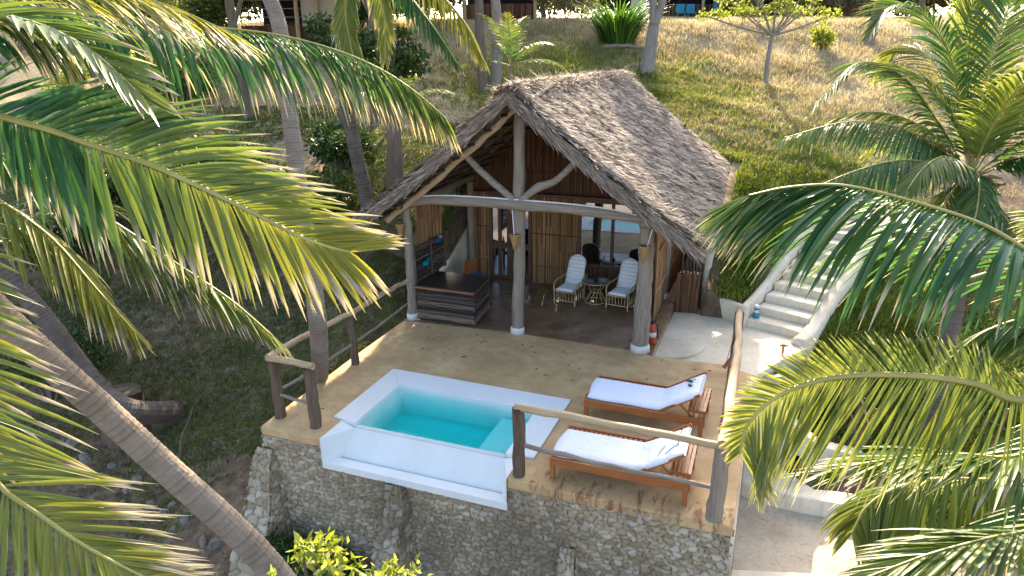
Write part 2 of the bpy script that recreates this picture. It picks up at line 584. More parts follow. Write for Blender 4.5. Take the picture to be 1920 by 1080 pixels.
def log_tube(mb, p, q, r1, r2=None, bow=(0, 0, 0), n=10, k=9, wob=.012, seed=0, jit=.1):
    """a rough, slightly crooked pole"""
    rn = random.Random(seed + 31)
    p, q, bow = V(p), V(q), V(bow)
    r2 = r2 or r1
    pts, rad = [], []
    for i in range(k + 1):
        t_ = i / k
        e = math.sin(PI * t_)
        w_ = V((rn.uniform(-1, 1), rn.uniform(-1, 1), rn.uniform(-1, 1))) * wob * (0 if i in (0, k) else 1)
        pts.append(p.lerp(q, t_) + bow * e + w_)
        rad.append((r1 + (r2 - r1) * t_) * (1 + rn.uniform(-.06, .06)))
    mb.tube(pts, rad, n, True, jit, seed)
    return mb


# ------------------------------------------------------------------ terrain
PS = [-50, 4, 8, 10.5, 12.5, 14.3, 16, 17.5, 20, 25, 30, 34.5, 37.5, 45, 80, 400]
PZ = [-4.5, -3.15, -2.95, -2.45, -1.5, -.75, 0.0, .65, 1.95, 3.5, 4.75, 6.2, 7.35, 7.75, 8.2, 9.0]


def sm(a, b, x):
    t_ = np.clip((x - a) / (b - a), 0, 1)
    return t_ * t_ * (3 - 2 * t_)


STA = (V((0.34, 16.0, 0)), V((1.92, 19.9, 0)))     # stair axis on plan
SDIR = (STA[1] - STA[0]).normalized()
SLEN = (STA[1] - STA[0]).length
NST, RISE = 9, .185


def vnoise(x, y):
    return (np.sin(x * .9 + 1.3 * np.sin(y * .7)) * np.cos(y * 1.1 + .8 * np.sin(x * .6)) * .5
            + np.sin(x * 2.3 + y * 1.7) * np.cos(y * 2.9 - x * 1.1) * .25 + np.sin(x * 5.1 - y * 3.3) * np.sin(y * 5.7 + x * 2.2) * .12)


def gz(x, y):
    x = np.asarray(x, float)
    y = np.asarray(y, float)
    s_ = y - .38 * np.clip(x, -40, 40)
    z = np.interp(s_, PS, PZ)
    z = z - .9 * sm(7.2, 11.5, -x) * (1 - sm(17, 22, s_))
    z = z + .13 * vnoise(x, y) * sm(8, 13, s_)
    # right hand side: cut terraces
    flat = -2.02
    ramp_ = flat + (z - flat) * sm(12.9, 13.25, y)
    soft = flat + (z - flat) * sm(10.5, 16.5, y)
    wgt = sm(.7, 1.15, x)
    zr = ramp_ * (1 - wgt) + soft * wgt
    z = np.where(x > -.15, zr, z)
    # landing and planting pocket to its right
    inl = (x > -2.2) & (x < 1.0) & (y > 13.25) & (y < 16.6)
    z = np.where(inl, np.minimum(z, -.42), z)
    # under deck and hut
    ind = (x > -7.85) & (x < .05) & (y > 8.3) & (y < 13.7)
    z = np.where(ind, np.minimum(z, -1.3), z)
    inh = (x > -7.95) & (x < -1.35) & (y > 13.3) & (y < 22.6)
    z = np.where(inh, np.minimum(z, -.45), z)
    # left edge of deck and bar: keep the bank below floor level
    e = sm(9.0, 7.9, -x) * (x < -7.8) * (y > 8) * (y < 15.2)
    z = np.where((x < -7.8) & (x > -10) & (y > 9) & (y < 16), np.minimum(z, -.22 + .25 * np.clip(y - 13.6, -3, 2) + .3 * np.clip(-8 - x, 0, 2)), z)
    # stair corridor
    dx, dy = x - STA[0].x, y - STA[0].y
    al = dx * SDIR.x + dy * SDIR.y
    ac = np.abs(dx * SDIR.y - dy * SDIR.x)
    sz = np.clip(al / SLEN, 0, 1.15) * NST * RISE - .45
    z = np.where((ac < .85) & (al > -1.2) & (al < SLEN + .6), np.minimum(z, sz), z)
    return z


def axis(lo_, hi, step, far, g=1.28):
    a = list(np.arange(lo_, hi + 1e-6, step))
    d = step
    while a[-1] < far:
        d *= g
        a.append(a[-1] + d)
    d = step
    while a[0] > -far:
        d *= g
        a.insert(0, a[0] - d)
    return np.array(a)


gx, gy = axis(-24, 9, .13, 600), axis(3, 42, .13, 600)
X, Y = np.meshgrid(gx, gy)
Z = gz(X, Y)
near = (X > -26) & (X < 11) & (Y > 3) & (Y < 44)
Z = Z + np.where(near, RNG.normal(0, .012, Z.shape), 0)
nx, ny = len(gx), len(gy)
ii = (np.arange(ny - 1)[:, None] * nx + np.arange(nx - 1)[None, :]).ravel()
fc = np.stack([ii, ii + 1, ii + 1 + nx, ii + nx], 1)
o = mesh_np('ground', np.stack([X.ravel(), Y.ravel(), Z.ravel()], 1), fc, MT['ground'], smooth=True)
tag(o, kind='structure')


def gp(x, y, dz=0.0):
    return V((x, y, float(gz(x, y)) + dz))

# ------------------------------------------------------------------ stone walling
def stone_grid(org, u, v, w, h, nrm, size, disp, step, seed, keep=None):
    rg = np.random.default_rng(seed)
    nu, nv = max(2, int(w / step) + 1), max(2, int(h / step) + 1)
    a, b = np.meshgrid(np.linspace(0, w, nu), np.linspace(0, h, nv))
    A, B = a / size, b / size
    B = B * 1.18
    wx = .25 * np.sin(A * 1.9 + B) + .2 * np.sin(B * 2.7)
    A2 = A + wx
    ci, cj = np.floor(A2).astype(int), np.floor(B).astype(int)
    n_i, n_j = ci.max() + 8, cj.max() + 8
    jx, jy, rr = rg.random((n_i, n_j)), rg.random((n_i, n_j)), rg.random((n_i, n_j))
    f1 = np.full(A.shape, 9.0)
    f2 = np.full(A.shape, 9.0)
    rid = np.zeros(A.shape)
    for di in (-1, 0, 1):
        for dj in (-1, 0, 1):
            pi_, pj_ = ci + di, cj + dj
            d = np.hypot(pi_ + .12 + .76 * jx[pi_ + 2, pj_ + 2] - A2, pj_ + .12 + .76 * jy[pi_ + 2, pj_ + 2] - B)
            r_ = rr[pi_ + 2, pj_ + 2]
            c_ = d < f1
            f2 = np.where(c_, f1, np.minimum(f2, d))
            rid = np.where(c_, r_, rid)
            f1 = np.where(c_, d, f1)
    e = np.clip(f2 - f1, 0, 1)
    gap = np.clip(1 - e / .13, 0, 1)
    hgt = disp * (np.clip(e / .42, 0, 1) ** .55 * (.55 + .45 * rid) + .16 * rg.random(A.shape)) + disp * .5 * np.sin(a * 1.7 + seed) * np.sin(b * 2.3)
    P = (np.array(org)[None, None] + a[..., None] * np.array(u) + b[..., None] * np.array(v) + hgt[..., None] * np.array(nrm))
    idx = (np.arange(nv - 1)[:, None] * nu + np.arange(nu - 1)[None, :])
    F = np.stack([idx, idx + 1, idx + 1 + nu, idx + nu], -1).reshape(-1, 4)
    if keep is not None:
        ca = ((a[:-1, :-1] + a[1:, 1:]) / 2).ravel()
        cb = ((b[:-1, :-1] + b[1:, 1:]) / 2).ravel()
        F = F[keep(ca, cb)]
    return P.reshape(-1, 3), F, rid.ravel(), gap.ravel()


def stone_obj(name, grids, parent):
    vs_, fs, rn_, gp_ = [], [], [], []
    b = 0
    for P, F, r_, g_ in grids:
        vs_.append(P)
        fs.append(F + b)
        rn_.append(r_)
        gp_.append(g_)
        b += len(P)
    return mesh_np(name, np.concatenate(vs_), np.concatenate(fs), MT['stone'], parent, {'rnd': np.concatenate(rn_), 'gap': np.concatenate(gp_)}, smooth=True)


DX0, DX1, DY0 = -7.76, 0.0, 8.24
NX0, NX1 = -6.56, -3.24            # notch of the overflow trough
wall = thing('retaining_wall', (-4, 8.3, -3), 'coral stone retaining wall with sloping buttresses under the pool deck', 'wall')
stone_obj('wall_face', [
    stone_grid((DX0 - .02, DY0 + .05, -3.4), (1, 0, 0), (0, 0, 1), 7.8, 3.36, (0, -1, 0), .10, .062, .02, 3,
               lambda a, b: ~((a + DX0 - .02 > NX0 + .02) & (a + DX0 - .02 < NX1 - .02) & (b > 2.86))),
    stone_grid((DX0 + .03, 14.0, -3.4), (0, -1, 0), (0, 0, 1), 5.75, 3.36, (-1, 0, 0), .105, .05, .03, 4)], wall)
MB().box((DX0 + .1, DY0 + .12, -3.4), (NX0 - .02, 13.0, -.16)).box((NX1 + .02, DY0 + .12, -3.4), (-.02, 13.0, -.16)).box((NX0 - .02, 8.4, -3.4), (NX1 + .02, 13.0, -1.0)).build('wall_core', MT['concrete'], wall)
MB().box((-.02, DY0 + .02, -3.4), (.035, 13.1, -.14)).build('side_render', MT['plaster'], wall)


def buttress(x0, x1, ztop, zbot, out, seed, skew=0.0):
    L = math.hypot(ztop - zbot, out)
    vdir = np.array([skew, out, ztop - zbot]) / L
    n_ = np.array([0, -(ztop - zbot), out]) / L
    yb = DY0 - out
    w = x1 - x0
    cxm = (x0 + x1) / 2
    gs = [stone_grid((x0 - skew, yb, zbot), (1, 0, 0), vdir, w, L, n_, .17, .07, .024, seed)]
    hh = ztop - zbot
    gs.append(stone_grid((x1 - .03, yb, zbot), (0, 1, 0), (0, 0, 1), out + .05, hh, (1, 0, 0), .15, .05, .024, seed + 1,
                         lambda a, b: b / hh < (a + .05) / out))
    gs.append(stone_grid((x0 + .03, yb, zbot), (0, 1, 0), (0, 0, 1), out + .05, hh, (-1, 0, 0), .15, .05, .024, seed + 2,
                         lambda a, b: b / hh < (a + .05) / out))
    for P, F, r_, g_ in gs:
        f = np.clip((P[:, 2] - zbot) / hh, 0, 1)
        P[:, 0] = cxm + (P[:, 0] - cxm) * (1.55 - .95 * f) + .03 * np.sin(P[:, 2] * 5 + seed)
    stone_obj('buttress', gs, wall)


buttress(-7.98, -7.42, -.42, -3.2, 1.15, 21)
buttress(-5.42, -4.92, -.56, -3.4, .95, 25)
buttress(-2.42, -2.05, -.95, -3.4, .75, 29)

# ------------------------------------------------------------------ deck
deck_poly = [(DX0, DY0), (-6.9, DY0 - .02), (NX0, DY0), (NX0, 8.88), (-6.75, 8.9), (-6.77, 10.98), (-3.02, 10.93), (-3.03, 8.88), (NX1, 8.86),
             (NX1, DY0), (-1.6, DY0 - .02), (DX1, DY0), (.02, 10), (0.0, 13.2), (-.47, 13.5), (-1.96, 13.42), (-2.3, 13.55), (-5, 13.62), (-7.9, 13.45), (-7.86, 11)]
d = MB().prism(deck_poly, -.16, 0).build('deck', MT['deck'], None, bevel=.02)
tag(d, kind='structure')
d = MB().prism([(-7.9, 13.452), (-5, 13.622), (-2.3, 13.552), (-1.965, 13.43), (-2.0, 17.6), (-2.0, 22.2), (-7.9, 22.2)], -.16, .004).build('patio', MT['patio'], None, bevel=.012)
tag(d, kind='structure')

# ------------------------------------------------------------------ pool
pool = thing('plunge_pool', (-4.9, 9.9, 0), 'small turquoise plunge pool with white coping and overflow trough', 'pool')
ci = [(-6.27, 10.36), (-3.5, 10.33), (-3.5, 8.84), (-6.27, 8.84)]
cop = MB()
cop.prism([(-6.745, 10.972), (-3.025, 10.925), (-3.5, 10.33), (-6.27, 10.36)], -.12, .03)
cop.prism([(-6.745, 8.905), (-6.745, 10.972), (-6.27, 10.36), (-6.27, 8.84)], -.12, .03)
cop.prism([(-3.025, 10.925), (-3.035, 8.885), (-3.5, 8.84), (-3.5, 10.33)], -.12, .03)
cop.build('coping', MT['white'], pool, bevel=.012)
bs = MB()
x0, x1, y0, y1, zb = -6.2, -3.56, 8.92, 10.28, -.47
bs.prism([(-6.27, 10.36), (-3.5, 10.33), (x1, y1), (x0, y1)], [-.9, -.9, -.95, -.95], [.0, .0, -.2, -.2])
# inner faces as battered walls
bs2 = MB()
T = [V((-6.27, 8.84, .0)), V((-3.5, 8.84, .0)), V((-3.5, 10.33, .0)), V((-6.27, 10.36, .0))]
Bm = [V((x0, y0, zb)), V((x1, y0, zb)), V((x1, y1, zb)), V((x0, y1, zb))]
bs2.add(T + Bm, [(4, 5, 6, 7), (1, 0, 4, 5), (2, 1, 5, 6), (3, 2, 6, 7), (0, 3, 7, 4)])
bsn = bs2.build('basin', MT['white'], pool)
MB().prism([(-4.12, 10.27), (-3.58, 10.27), (-3.58, 8.95), (-4.12, 8.95)], zb + .01, -.2).build('bench', MT['white'], pool, bevel=.03)
# weir wall : sloping outer face, thin wet top
wr = MB()
wr.add([(-6.27, 8.94, -.055), (-3.5, 8.94, -.055), (-3.5, 8.81, -.055), (-6.27, 8.81, -.055), (-6.34, 8.5, -.47), (-3.42, 8.5, -.47)],
       [(0, 3, 2, 1), (3, 4, 5, 2)])
wr.build('weir', MT['white'], pool)
tr = MB()
tr.box((NX0 + .003, 8.23, -.56), (NX1 - .003, 8.44, -.43))
tr.box((NX0 + .003, 8.441, -.7), (NX1 - .003, 8.52, -.475))
tr.add([(NX0 + .003, 8.23, -.43), (NX0 + .003, 8.23, .0), (NX0 + .003, 8.9, .0), (NX0 + .003, 8.9, -.43), (-6.335, 8.5, -.466), (-6.265, 8.815, -.05), (-6.5, 8.26, -.43)],
       [(1, 2, 5), (0, 1, 6), (1, 5, 4, 6)])
tr.add([(NX1 - .003, 8.23, -.43), (NX1 - .003, 8.23, .0), (NX1 - .003, 8.9, .0), (-3.425, 8.5, -.466), (-3.505, 8.815, -.05), (-3.3, 8.26, -.43)],
       [(1, 4, 2), (0, 5, 1), (1, 5, 3, 4)])
tr.build('trough', MT['white'], pool, bevel=.008)
t = NT('pool_water')
t.t.nodes.remove(t.p)
gl = t.n('ShaderNodeBsdfGlossy', Roughness=.03)
tp = t.n('ShaderNodeBsdfTransparent')
tp.inputs[0].default_value = (.93, .99, .98, 1)
fr = t.n('ShaderNodeFresnel', IOR=1.33)
bp = t.n('ShaderNodeBump', Strength=.5, Distance=.03)
t.l(t.noise(t.coord((1, 1, 1)), 6, 4), bp.inputs['Height'])
t.l(bp.outputs[0], gl.inputs['Normal'])
t.l(bp.outputs[0], fr.inputs['Normal'])
ms = t.n('ShaderNodeMixShader')
gb = t.n('ShaderNodeNewGeometry')
t.l(t.math('MULTIPLY', fr.outputs[0], t.math('SUBTRACT', 1.0, gb.outputs['Backfacing'])), ms.inputs[0])
t.l(tp.outputs[0], ms.inputs[1])
t.l(gl.outputs[0], ms.inputs[2])
t.l(ms.outputs[0], t.out.inputs[0])
va = t.n('ShaderNodeVolumeAbsorption', Density=2.7)
va.inputs['Color'].default_value = (.06, .95, .945, 1)
t.l(va.outputs[0], t.out.inputs['Volume'])
MT['water'] = t.m
zw = -.035
k = (0 - zw) / (0 - zb)
Tw = [a.lerp(b, k) + V((0, 0, 0)) for a, b in zip(T, Bm)]
e = .004
Tw2 = [V((q.x + (e if q.x < -5 else -e), q.y + (e if q.y < 9.5 else -e), q.z)) for q in Tw]
Bw = [V((q.x + (e if q.x < -5 else -e), q.y + (e if q.y < 9.5 else -e), q.z + e)) for q in Bm]
MB().add(Tw2 + Bw, [(3, 2, 1, 0)[::-1], (4, 5, 6, 7)[::-1], (1, 0, 4, 5)[::-1], (2, 1, 5, 6)[::-1], (3, 2, 6, 7)[::-1], (0, 3, 7, 4)[::-1]]).build('water', MT['water'], pool)

# ------------------------------------------------------------------ railings
rl = thing('wooden_railing', (-7.65, 8.6, 0), 'left wooden railing of peeled poles running from deck corner to bar', 'railing')
for x, y, h, r_, q in ((-7.65, 8.62, 1.13, .095, 1), (-6.85, 8.54, 1.1, .098, 2), (-7.62, 10.95, 1.06, .08, 3)):
    mb = MB()
    log_tube(mb, (x, y, -.02), (x - .02 * q, y, h), r_ * 1.05, r_ * .92, (.015, 0, 0), 12, 9, .006, q)
    mb.build('post', MT['dark_z'], rl, True)
mb = MB()
log_tube(mb, (-7.68, 8.52, 1.17), (-6.78, 8.55, 1.13), .06, .055, (0, 0, .01), 10, 7, .006, 5)
mb.build('top_rail', MT['pale_x'], rl, True)
mb = MB()
log_tube(mb, (-7.66, 8.5, 1.18), (-7.63, 10.98, 1.1), .062, .055, (0, 0, .03), 10, 9, .012, 6)
log_tube(mb, (-7.63, 10.94, 1.1), (-7.72, 13.42, 1.02), .055, .05, (0, 0, .03), 10, 9, .012, 7)
mb.build('top_rail', MT['pale_y'], rl, True)
mb = MB()
log_tube(mb, (-7.65, 8.6, .46), (-6.86, 8.55, .42), .03, .028, (0, 0, -.01), 8, 6, .008, 8)
log_tube(mb, (-7.65, 8.64, .5), (-7.62, 10.95, .46), .03, .026, (0, 0, -.02), 8, 8, .012, 9)
log_tube(mb, (-7.62, 10.96, .46), (-7.74, 13.4, .46), .028, .024, (0, 0, -.02), 8, 8, .012, 10)
mb.build('lower_rail', MT['post_y'], rl, True)
rr_ = thing('wooden_railing', (-.25, 8.3, 0), 'right wooden railing of grey poles in front of and beside the sun loungers', 'railing')
for p, q, a, b, s_ in (((-3.11, 8.4, -.02), (-3.12, 8.4, 1.13), .1, .092, 11), ((-.27, 8.36, -.02), (-.24, 8.3, 1.2), .115, .105, 12), ((-.36, 13.3, -.12), (-.34, 13.42, 1.2), .095, .085, 13)):
    mb = MB()
    log_tube(mb, p, q, a, b, (.012, 0, 0), 12, 10, .008, s_)
    mb.build('post', MT['dark_z'] if s_ != 12 else MT['post_z'], rr_, True)
mb = MB()
log_tube(mb, (-3.16, 8.4, 1.14), (-.22, 8.28, 1.17), .058, .05, (0, 0, .012), 10, 12, .012, 15)
mb.build('top_rail', MT['pale_x'], rr_, True)
mb = MB()
log_tube(mb, (-3.1, 8.4, .54), (-.27, 8.32, .5), .038, .032, (0, 0, -.03), 9, 12, .014, 16)
mb.build('lower_rail', MT['post_x'], rr_, True)
mb = MB()
log_tube(mb, (-.24, 8.2, 1.23), (-.345, 13.5, 1.2), .078, .062, (.05, 0, .04), 10, 13, .02, 17)
mb.build('top_rail', MT['pale_y'], rr_, True)
mb = MB()
log_tube(mb, (-.29, 8.35, .55), (-.38, 13.32, .5), .034, .03, (-.02, 0, -.02), 9, 12, .014, 18)
mb.build('lower_rail', MT['dark_y'], rr_, True)
mb = MB().bar((-.36, 13.28, .32), (-.52, 13.1, .1), .06, .05).tube([(-.36, 13.4, .95), (-.5, 13.1, .12)], .006, 5)
mb.build('latch_stick', MT['teak_z'], rr_)


# ------------------------------------------------------------------ hut
RF = {'apF': V((-4.97, 12.86, 5.36)), 'apB': V((-4.8, 23.0, 5.36)), 'erF': V((-1.13, 12.92, 2.53)), 'erB': V((-1.42, 20.9, 3.0)),
      'elF': V((-8.62, 12.9, 2.52)), 'elB': V((-8.4, 20.9, 2.8))}


def roof_pt(side, u, v):
    a = RF['apF'].lerp(RF['apB'], u)
    b = RF['er' + 'F'].lerp(RF['erB'], u) if side > 0 else RF['elF'].lerp(RF['elB'], u)
    p = a.lerp(b, v)
    p.z -= .16 * math.sin(PI * v) * .6
    return p


hut = thing('thatched_hut', (-5.0, 15.5, 0), 'open fronted hut with steep grey thatched roof and log gable frame', 'hut')
# thatch body
for side in (1, -1):
    nu, nv, th = 90, 44, .24
    vs_ = []
    rg = np.random.default_rng(5 + side)
    nz_ = rg.normal(0, 1, (nu + 1, nv + 1))
    for i in range(nu + 1):
        for j in range(nv + 1):
            p = roof_pt(side, i / nu, j / nv)
            row = (j / nv * 17) % 1.0
            bumpy = .035 * math.sin(i * .41 + 2 * math.sin(j * .3)) * math.sin(j * .5 + i * .17) + .02 * nz_[i, j] + .035 * row
            if j == nv or i in (0, nu):
                bumpy += .03 * nz_[i, j]
                p.z += .02 * nz_[i, j]
            vs_.append(p + V((side * .62, 0, .78)) * bumpy)
    n1_ = len(vs_)
    for i in range(nu + 1):
        for j in range(nv + 1):
            p = roof_pt(side, i / nu, j / nv)
            vs_.append(p + V((-side * .62, 0, -.78)) * (th * (1 - .25 * j / nv)) + V((0, 0, .015 * nz_[i, j])))
    fs = []
    for i in range(nu):
        for j in range(nv):
            a = i * (nv + 1) + j
            q = (a, a + 1, a + nv + 2, a + nv + 1)
            fs.append(q if side < 0 else q[::-1])
            q2 = tuple(n1_ + x for x in q)
            fs.append(q2[::-1] if side < 0 else q2)
    for i in range(nu):
        for j in (0, nv):
            a = i * (nv + 1) + j
            b = a + nv + 1
            fs.append((a, b, b + n1_, a + n1_))
    for j in range(nv):
        for i in (0, nu):
            a = i * (nv + 1) + j
            fs.append((a, a + 1, a + 1 + n1_, a + n1_))
    roof = mesh_np('roof_slope', vs_, np.array(fs), MT['thatch_base'], hut)
    sub(roof, hut)
    # straw strands lying down the slope
    N = 115000 if side > 0 else 30000
    rows = 46
    u = RNG.random(N)
    v = (np.floor(RNG.random(N) * rows) + RNG.random(N) * .5) / rows
    A0, A1 = np.array(RF['apF']), np.array(RF['apB'])
    E0, E1 = (np.array(RF['erF']), np.array(RF['erB'])) if side > 0 else (np.array(RF['elF']), np.array(RF['elB']))
    a_ = A0 + (A1 - A0) * u[:, None]
    e_ = E0 + (E1 - E0) * u[:, None]
    P = a_ + (e_ - a_) * v[:, None]
    P[:, 2] -= .096 * np.sin(PI * v)
    down = (e_ - a_) / np.linalg.norm(e_ - a_, axis=1)[:, None]
    along = np.array([0.0, 1, 0])
    nrm = np.array([side * .62, 0, .78])
    ang = RNG.normal(0, .42, N)
    clump = np.sin(u * 71 + 3 * np.sin(v * 23)) * np.sin(v * 47 + 2 * np.sin(u * 31))
    ang = ang + .5 * clump
    dr_ = down * np.cos(ang)[:, None] + along * np.sin(ang)[:, None]
    wd = along * np.cos(ang)[:, None] - down * np.sin(ang)[:, None]
    ln = RNG.uniform(.14, .36, N)
    wdt = RNG.uniform(.005, .0135, N)
    base = P + nrm * (.04 + RNG.uniform(-.01, .05, N) + .045 * clump)[:, None]
    tip = base + dr_ * ln[:, None] + nrm * RNG.normal(.022, .035, N)[:, None]
    tip[:, 2] -= .25 * np.clip(v - .93, 0, 1) * 2 * ln
    tw = nrm * RNG.uniform(-.5, .5, N)[:, None]
    wv = (wd + tw) * wdt[:, None]
    vs2 = np.stack([base - wv, base + wv, tip + wv * .5, tip - wv * .5], 1).reshape(-1, 3)
    f_ = np.arange(N * 4).reshape(-1, 4)
    mesh_np('straw_layer', vs2, f_, MT['straw'], roof)
    # hanging fringe on front verge and eave
    N = 5200
    e1 = RNG.random(N) < .55
    uu = np.where(e1, 0.0, RNG.random(N))
    vv = np.where(e1, RNG.random(N), 1.0)
    a_ = A0 + (A1 - A0) * uu[:, None]
    e_ = E0 + (E1 - E0) * uu[:, None]
    P = a_ + (e_ - a_) * vv[:, None]
    P[:, 2] -= .096 * np.sin(PI * vv)
    P = P - nrm * (RNG.random(N) * .2)[:, None]
    dn = (e_ - a_) / np.linalg.norm(e_ - a_, axis=1)[:, None]
    dr_ = dn + RNG.normal(0, .14, (N, 3)) + np.where(e1[:, None], np.array([0, -.22, -.02]), np.array([0, 0, -.35]))
    dr_ /= np.linalg.norm(dr_, axis=1)[:, None]
    ln = np.where(e1, RNG.uniform(.12, .34, N), RNG.uniform(.06, .24, N))
    wv = np.cross(dr_, RNG.normal(0, 1, (N, 3)))
    wv = wv / np.linalg.norm(wv, axis=1)[:, None] * RNG.uniform(.005, .012, N)[:, None]
    tip = P + dr_ * ln[:, None]
    P = P - dr_ * .04
    vs2 = np.stack([P - wv, P + wv, tip + wv * .4, tip - wv * .4], 1).reshape(-1, 3)
    mesh_np('straw_fringe', vs2, np.arange(N * 4).reshape(-1, 4), MT['straw'], roof)

# ridge roll : bundled straw with a bent stick and a white cable on it
mb = MB()
for k in range(7):
    ox, oz = random.uniform(-.16, .16), random.uniform(.0, .09)
    pts = []
    for i in range(26):
        u = i / 25
        p = RF['apF'].lerp(RF['apB'], u) + V((ox + .05 * math.sin(u * 9 + k) + random.uniform(-.012, .012), -.08 if i == 0 else 0, .03 + oz - abs(ox) * .55 + .03 * math.sin(u * 13 + k * 2)))
        pts.append(p)
    mb.tube(pts, [random.uniform(.045, .075) for _ in pts], 7, True, .3, k)
cap = mb.build('ridge_roll', MT['thatch_base'], hut, False)
sub(cap, hut)
N = 6500
u = RNG.random(N)
base = np.array(RF['apF']) + (np.array(RF['apB']) - np.array(RF['apF'])) * u[:, None] + np.stack([RNG.normal(0, .14, N), RNG.normal(0, .02, N), np.zeros(N)], 1)
base[:, 2] += .14 - .55 * np.abs(base[:, 0] + 4.9)
dr_ = np.stack([RNG.normal(0, .55, N), RNG.normal(0, 1, N), RNG.normal(0, .12, N)], 1)
dr_ /= np.linalg.norm(dr_, axis=1)[:, None]
wv = np.cross(dr_, np.array([0, 0, 1.0])) * RNG.uniform(.005, .012, N)[:, None]
tip = base + dr_ * RNG.uniform(.12, .4, N)[:, None]
mesh_np('straw_layer', np.stack([base - wv, base + wv, tip + wv * .4, tip - wv * .4], 1).reshape(-1, 3), np.arange(N * 4).reshape(-1, 4), MT['straw'], cap)
mb = MB()
pts = smooth_path([roof_pt(1, .03, .10) + V((0, 0, .13)), roof_pt(1, .14, .075) + V((0, 0, .16)), roof_pt(1, .3, .03) + V((0, 0, .16)), roof_pt(1, .42, .035) + V((0, 0, .15)), roof_pt(1, .5, .06) + V((0, 0, .14))], 30)
mb.tube(pts, [.05 - .03 * i / 30 for i in range(31)], 8, True, .2, 3)
mb.build('ridge_stick', MT['post_y'], hut, True)
pts = smooth_path([roof_pt(1, .44, .02) + V((0, 0, .15)), roof_pt(1, .45, .085) + V((0, 0, .13)), roof_pt(1, .52, .1) + V((0, 0, .13)), roof_pt(1, .56, .06) + V((0, 0, .15)), roof_pt(1, .55, .01) + V((0, 0, .17))], 30)
MB().tube(pts, .022, 6).build('ridge_cable', MT['cable'], hut, True)

# posts
PY = 13.62
def hpost(x, y, z1, r_, seed, mat='post_z', x1=None):
    mb = MB()
    log_tube(mb, (x, y, .0), (x1 if x1 is not None else x, y, z1), r_ * 1.06, r_ * .9, (.02, 0, 0), 14, 16, .012, seed, .12)
    o_ = mb.build('post', MT[mat], hut, True)
    sub(o_, hut)
    MB().lathe([(r_ * 1.26, .001), (r_ * 1.24, .11), (r_ * 1.18, .15), (r_ * 1.0, .16)], (x, y, 0.004), 18).build('foot', MT['footwhite'], o_, True)
hpost(-7.74, 13.6, 2.85, .105, 41)
hpost(-5.06, PY, 5.2, .128, 42, 'post_z', -5.0)
hpost(-2.27, 13.58, 2.95, .165, 43)
hpost(-2.36, 17.1, 2.75, .12, 44)
hpost(-7.72, 17.1, 2.75, .11, 45)
hpost(-7.72, 21.6, 2.8, .11, 46)
hpost(-2.4, 21.6, 2.8, .11, 47)
# tie beam, braces, rafters
mb = MB()
pts = smooth_path([(-7.78, 13.5, 2.84), (-6.7, 13.5, 2.97), (-5.05, 13.49, 2.99), (-3.5, 13.49, 2.97), (-2.1, 13.48, 2.85)], 24)
mb.tube(pts, [.085 + .03 * math.sin(i * 1.1) * .3 + .03 * math.sin(PI * i / 24) for i in range(25)], 12, True, .1, 2)
mb.build('tie_beam', MT['post_x'], hut, True)
mb = MB()
log_tube(mb, (-5.02, 13.5, 3.02), (-6.45, 13.56, 4.17), .085, .07, (0, 0, -.03), 10, 8, .01, 51)
mb.build('brace', MT['post_x'], hut, True)
mb = MB()
pts = smooth_path([(-5.0, 13.5, 3.02), (-4.55, 13.5, 3.38), (-4.15, 13.52, 3.56), (-3.6, 13.56, 4.12)], 14)
mb.tube(pts, [.085, .08, .078, .08, .09, .1, .085, .076, .075, .072, .07, .07, .07, .07, .065], 10, True, .1, 4)
mb.build('brace', MT['post_x'], hut, True)
for q, (sx_, end) in enumerate(((-1, (-8.15, 13.42, 2.42)), (1, (-1.72, 13.4, 2.52)))):
    mb = MB()
    log_tube(mb, (-4.98, 13.42, 5.02), end, .085, .075, (.0, 0, -.05), 10, 14, .018, 55 + q)
    mb.build('rafter', MT['pale_x'] if sx_ < 0 else MT['post_x'], hut, True)
for k in range(6):
    y = 14.6 + k * 1.25
    for sx_, xe, ze in ((-1, -8.2, 2.62), (1, -1.55, 2.6)):
        mb = MB()
        log_tube(mb, (-4.93, y, 5.0), (xe, y, ze), .055, .05, (0, 0, -.05), 7, 8, .012, 60 + k)
        mb.build('rafter', MT['dark_x'], hut, True)
for k in range(9):
    v_ = .1 + k * .1
    for side in (-1, 1):
        mb = MB()
        a = roof_pt(side, .01, v_) + V((-side * .62, 0, -.78)) * .26
        b = roof_pt(side, .9, v_) + V((-side * .62, 0, -.78)) * .26
        log_tube(mb, a, b, .03, .03, (0, 0, 0), 6, 10, .01, 80 + k)
        mb.build('purlin', MT['dark_y'], hut, True)
mb = MB()
log_tube(mb, (-4.98, 12.9, 5.12), (-4.85, 22.5, 5.12), .085, .08, (0, 0, 0), 9, 10, .012, 99)
mb.build('ridge_beam', MT['post_y'], hut, True)
for x in (-7.75, -2.3):
    mb = MB()
    log_tube(mb, (x, 13.3, 2.8), (x, 21.8, 2.78), .085, .08, (0, 0, .02), 9, 12, .015, int(-x * 10))
    mb.build('wall_plate', MT['post_y'], hut, True)


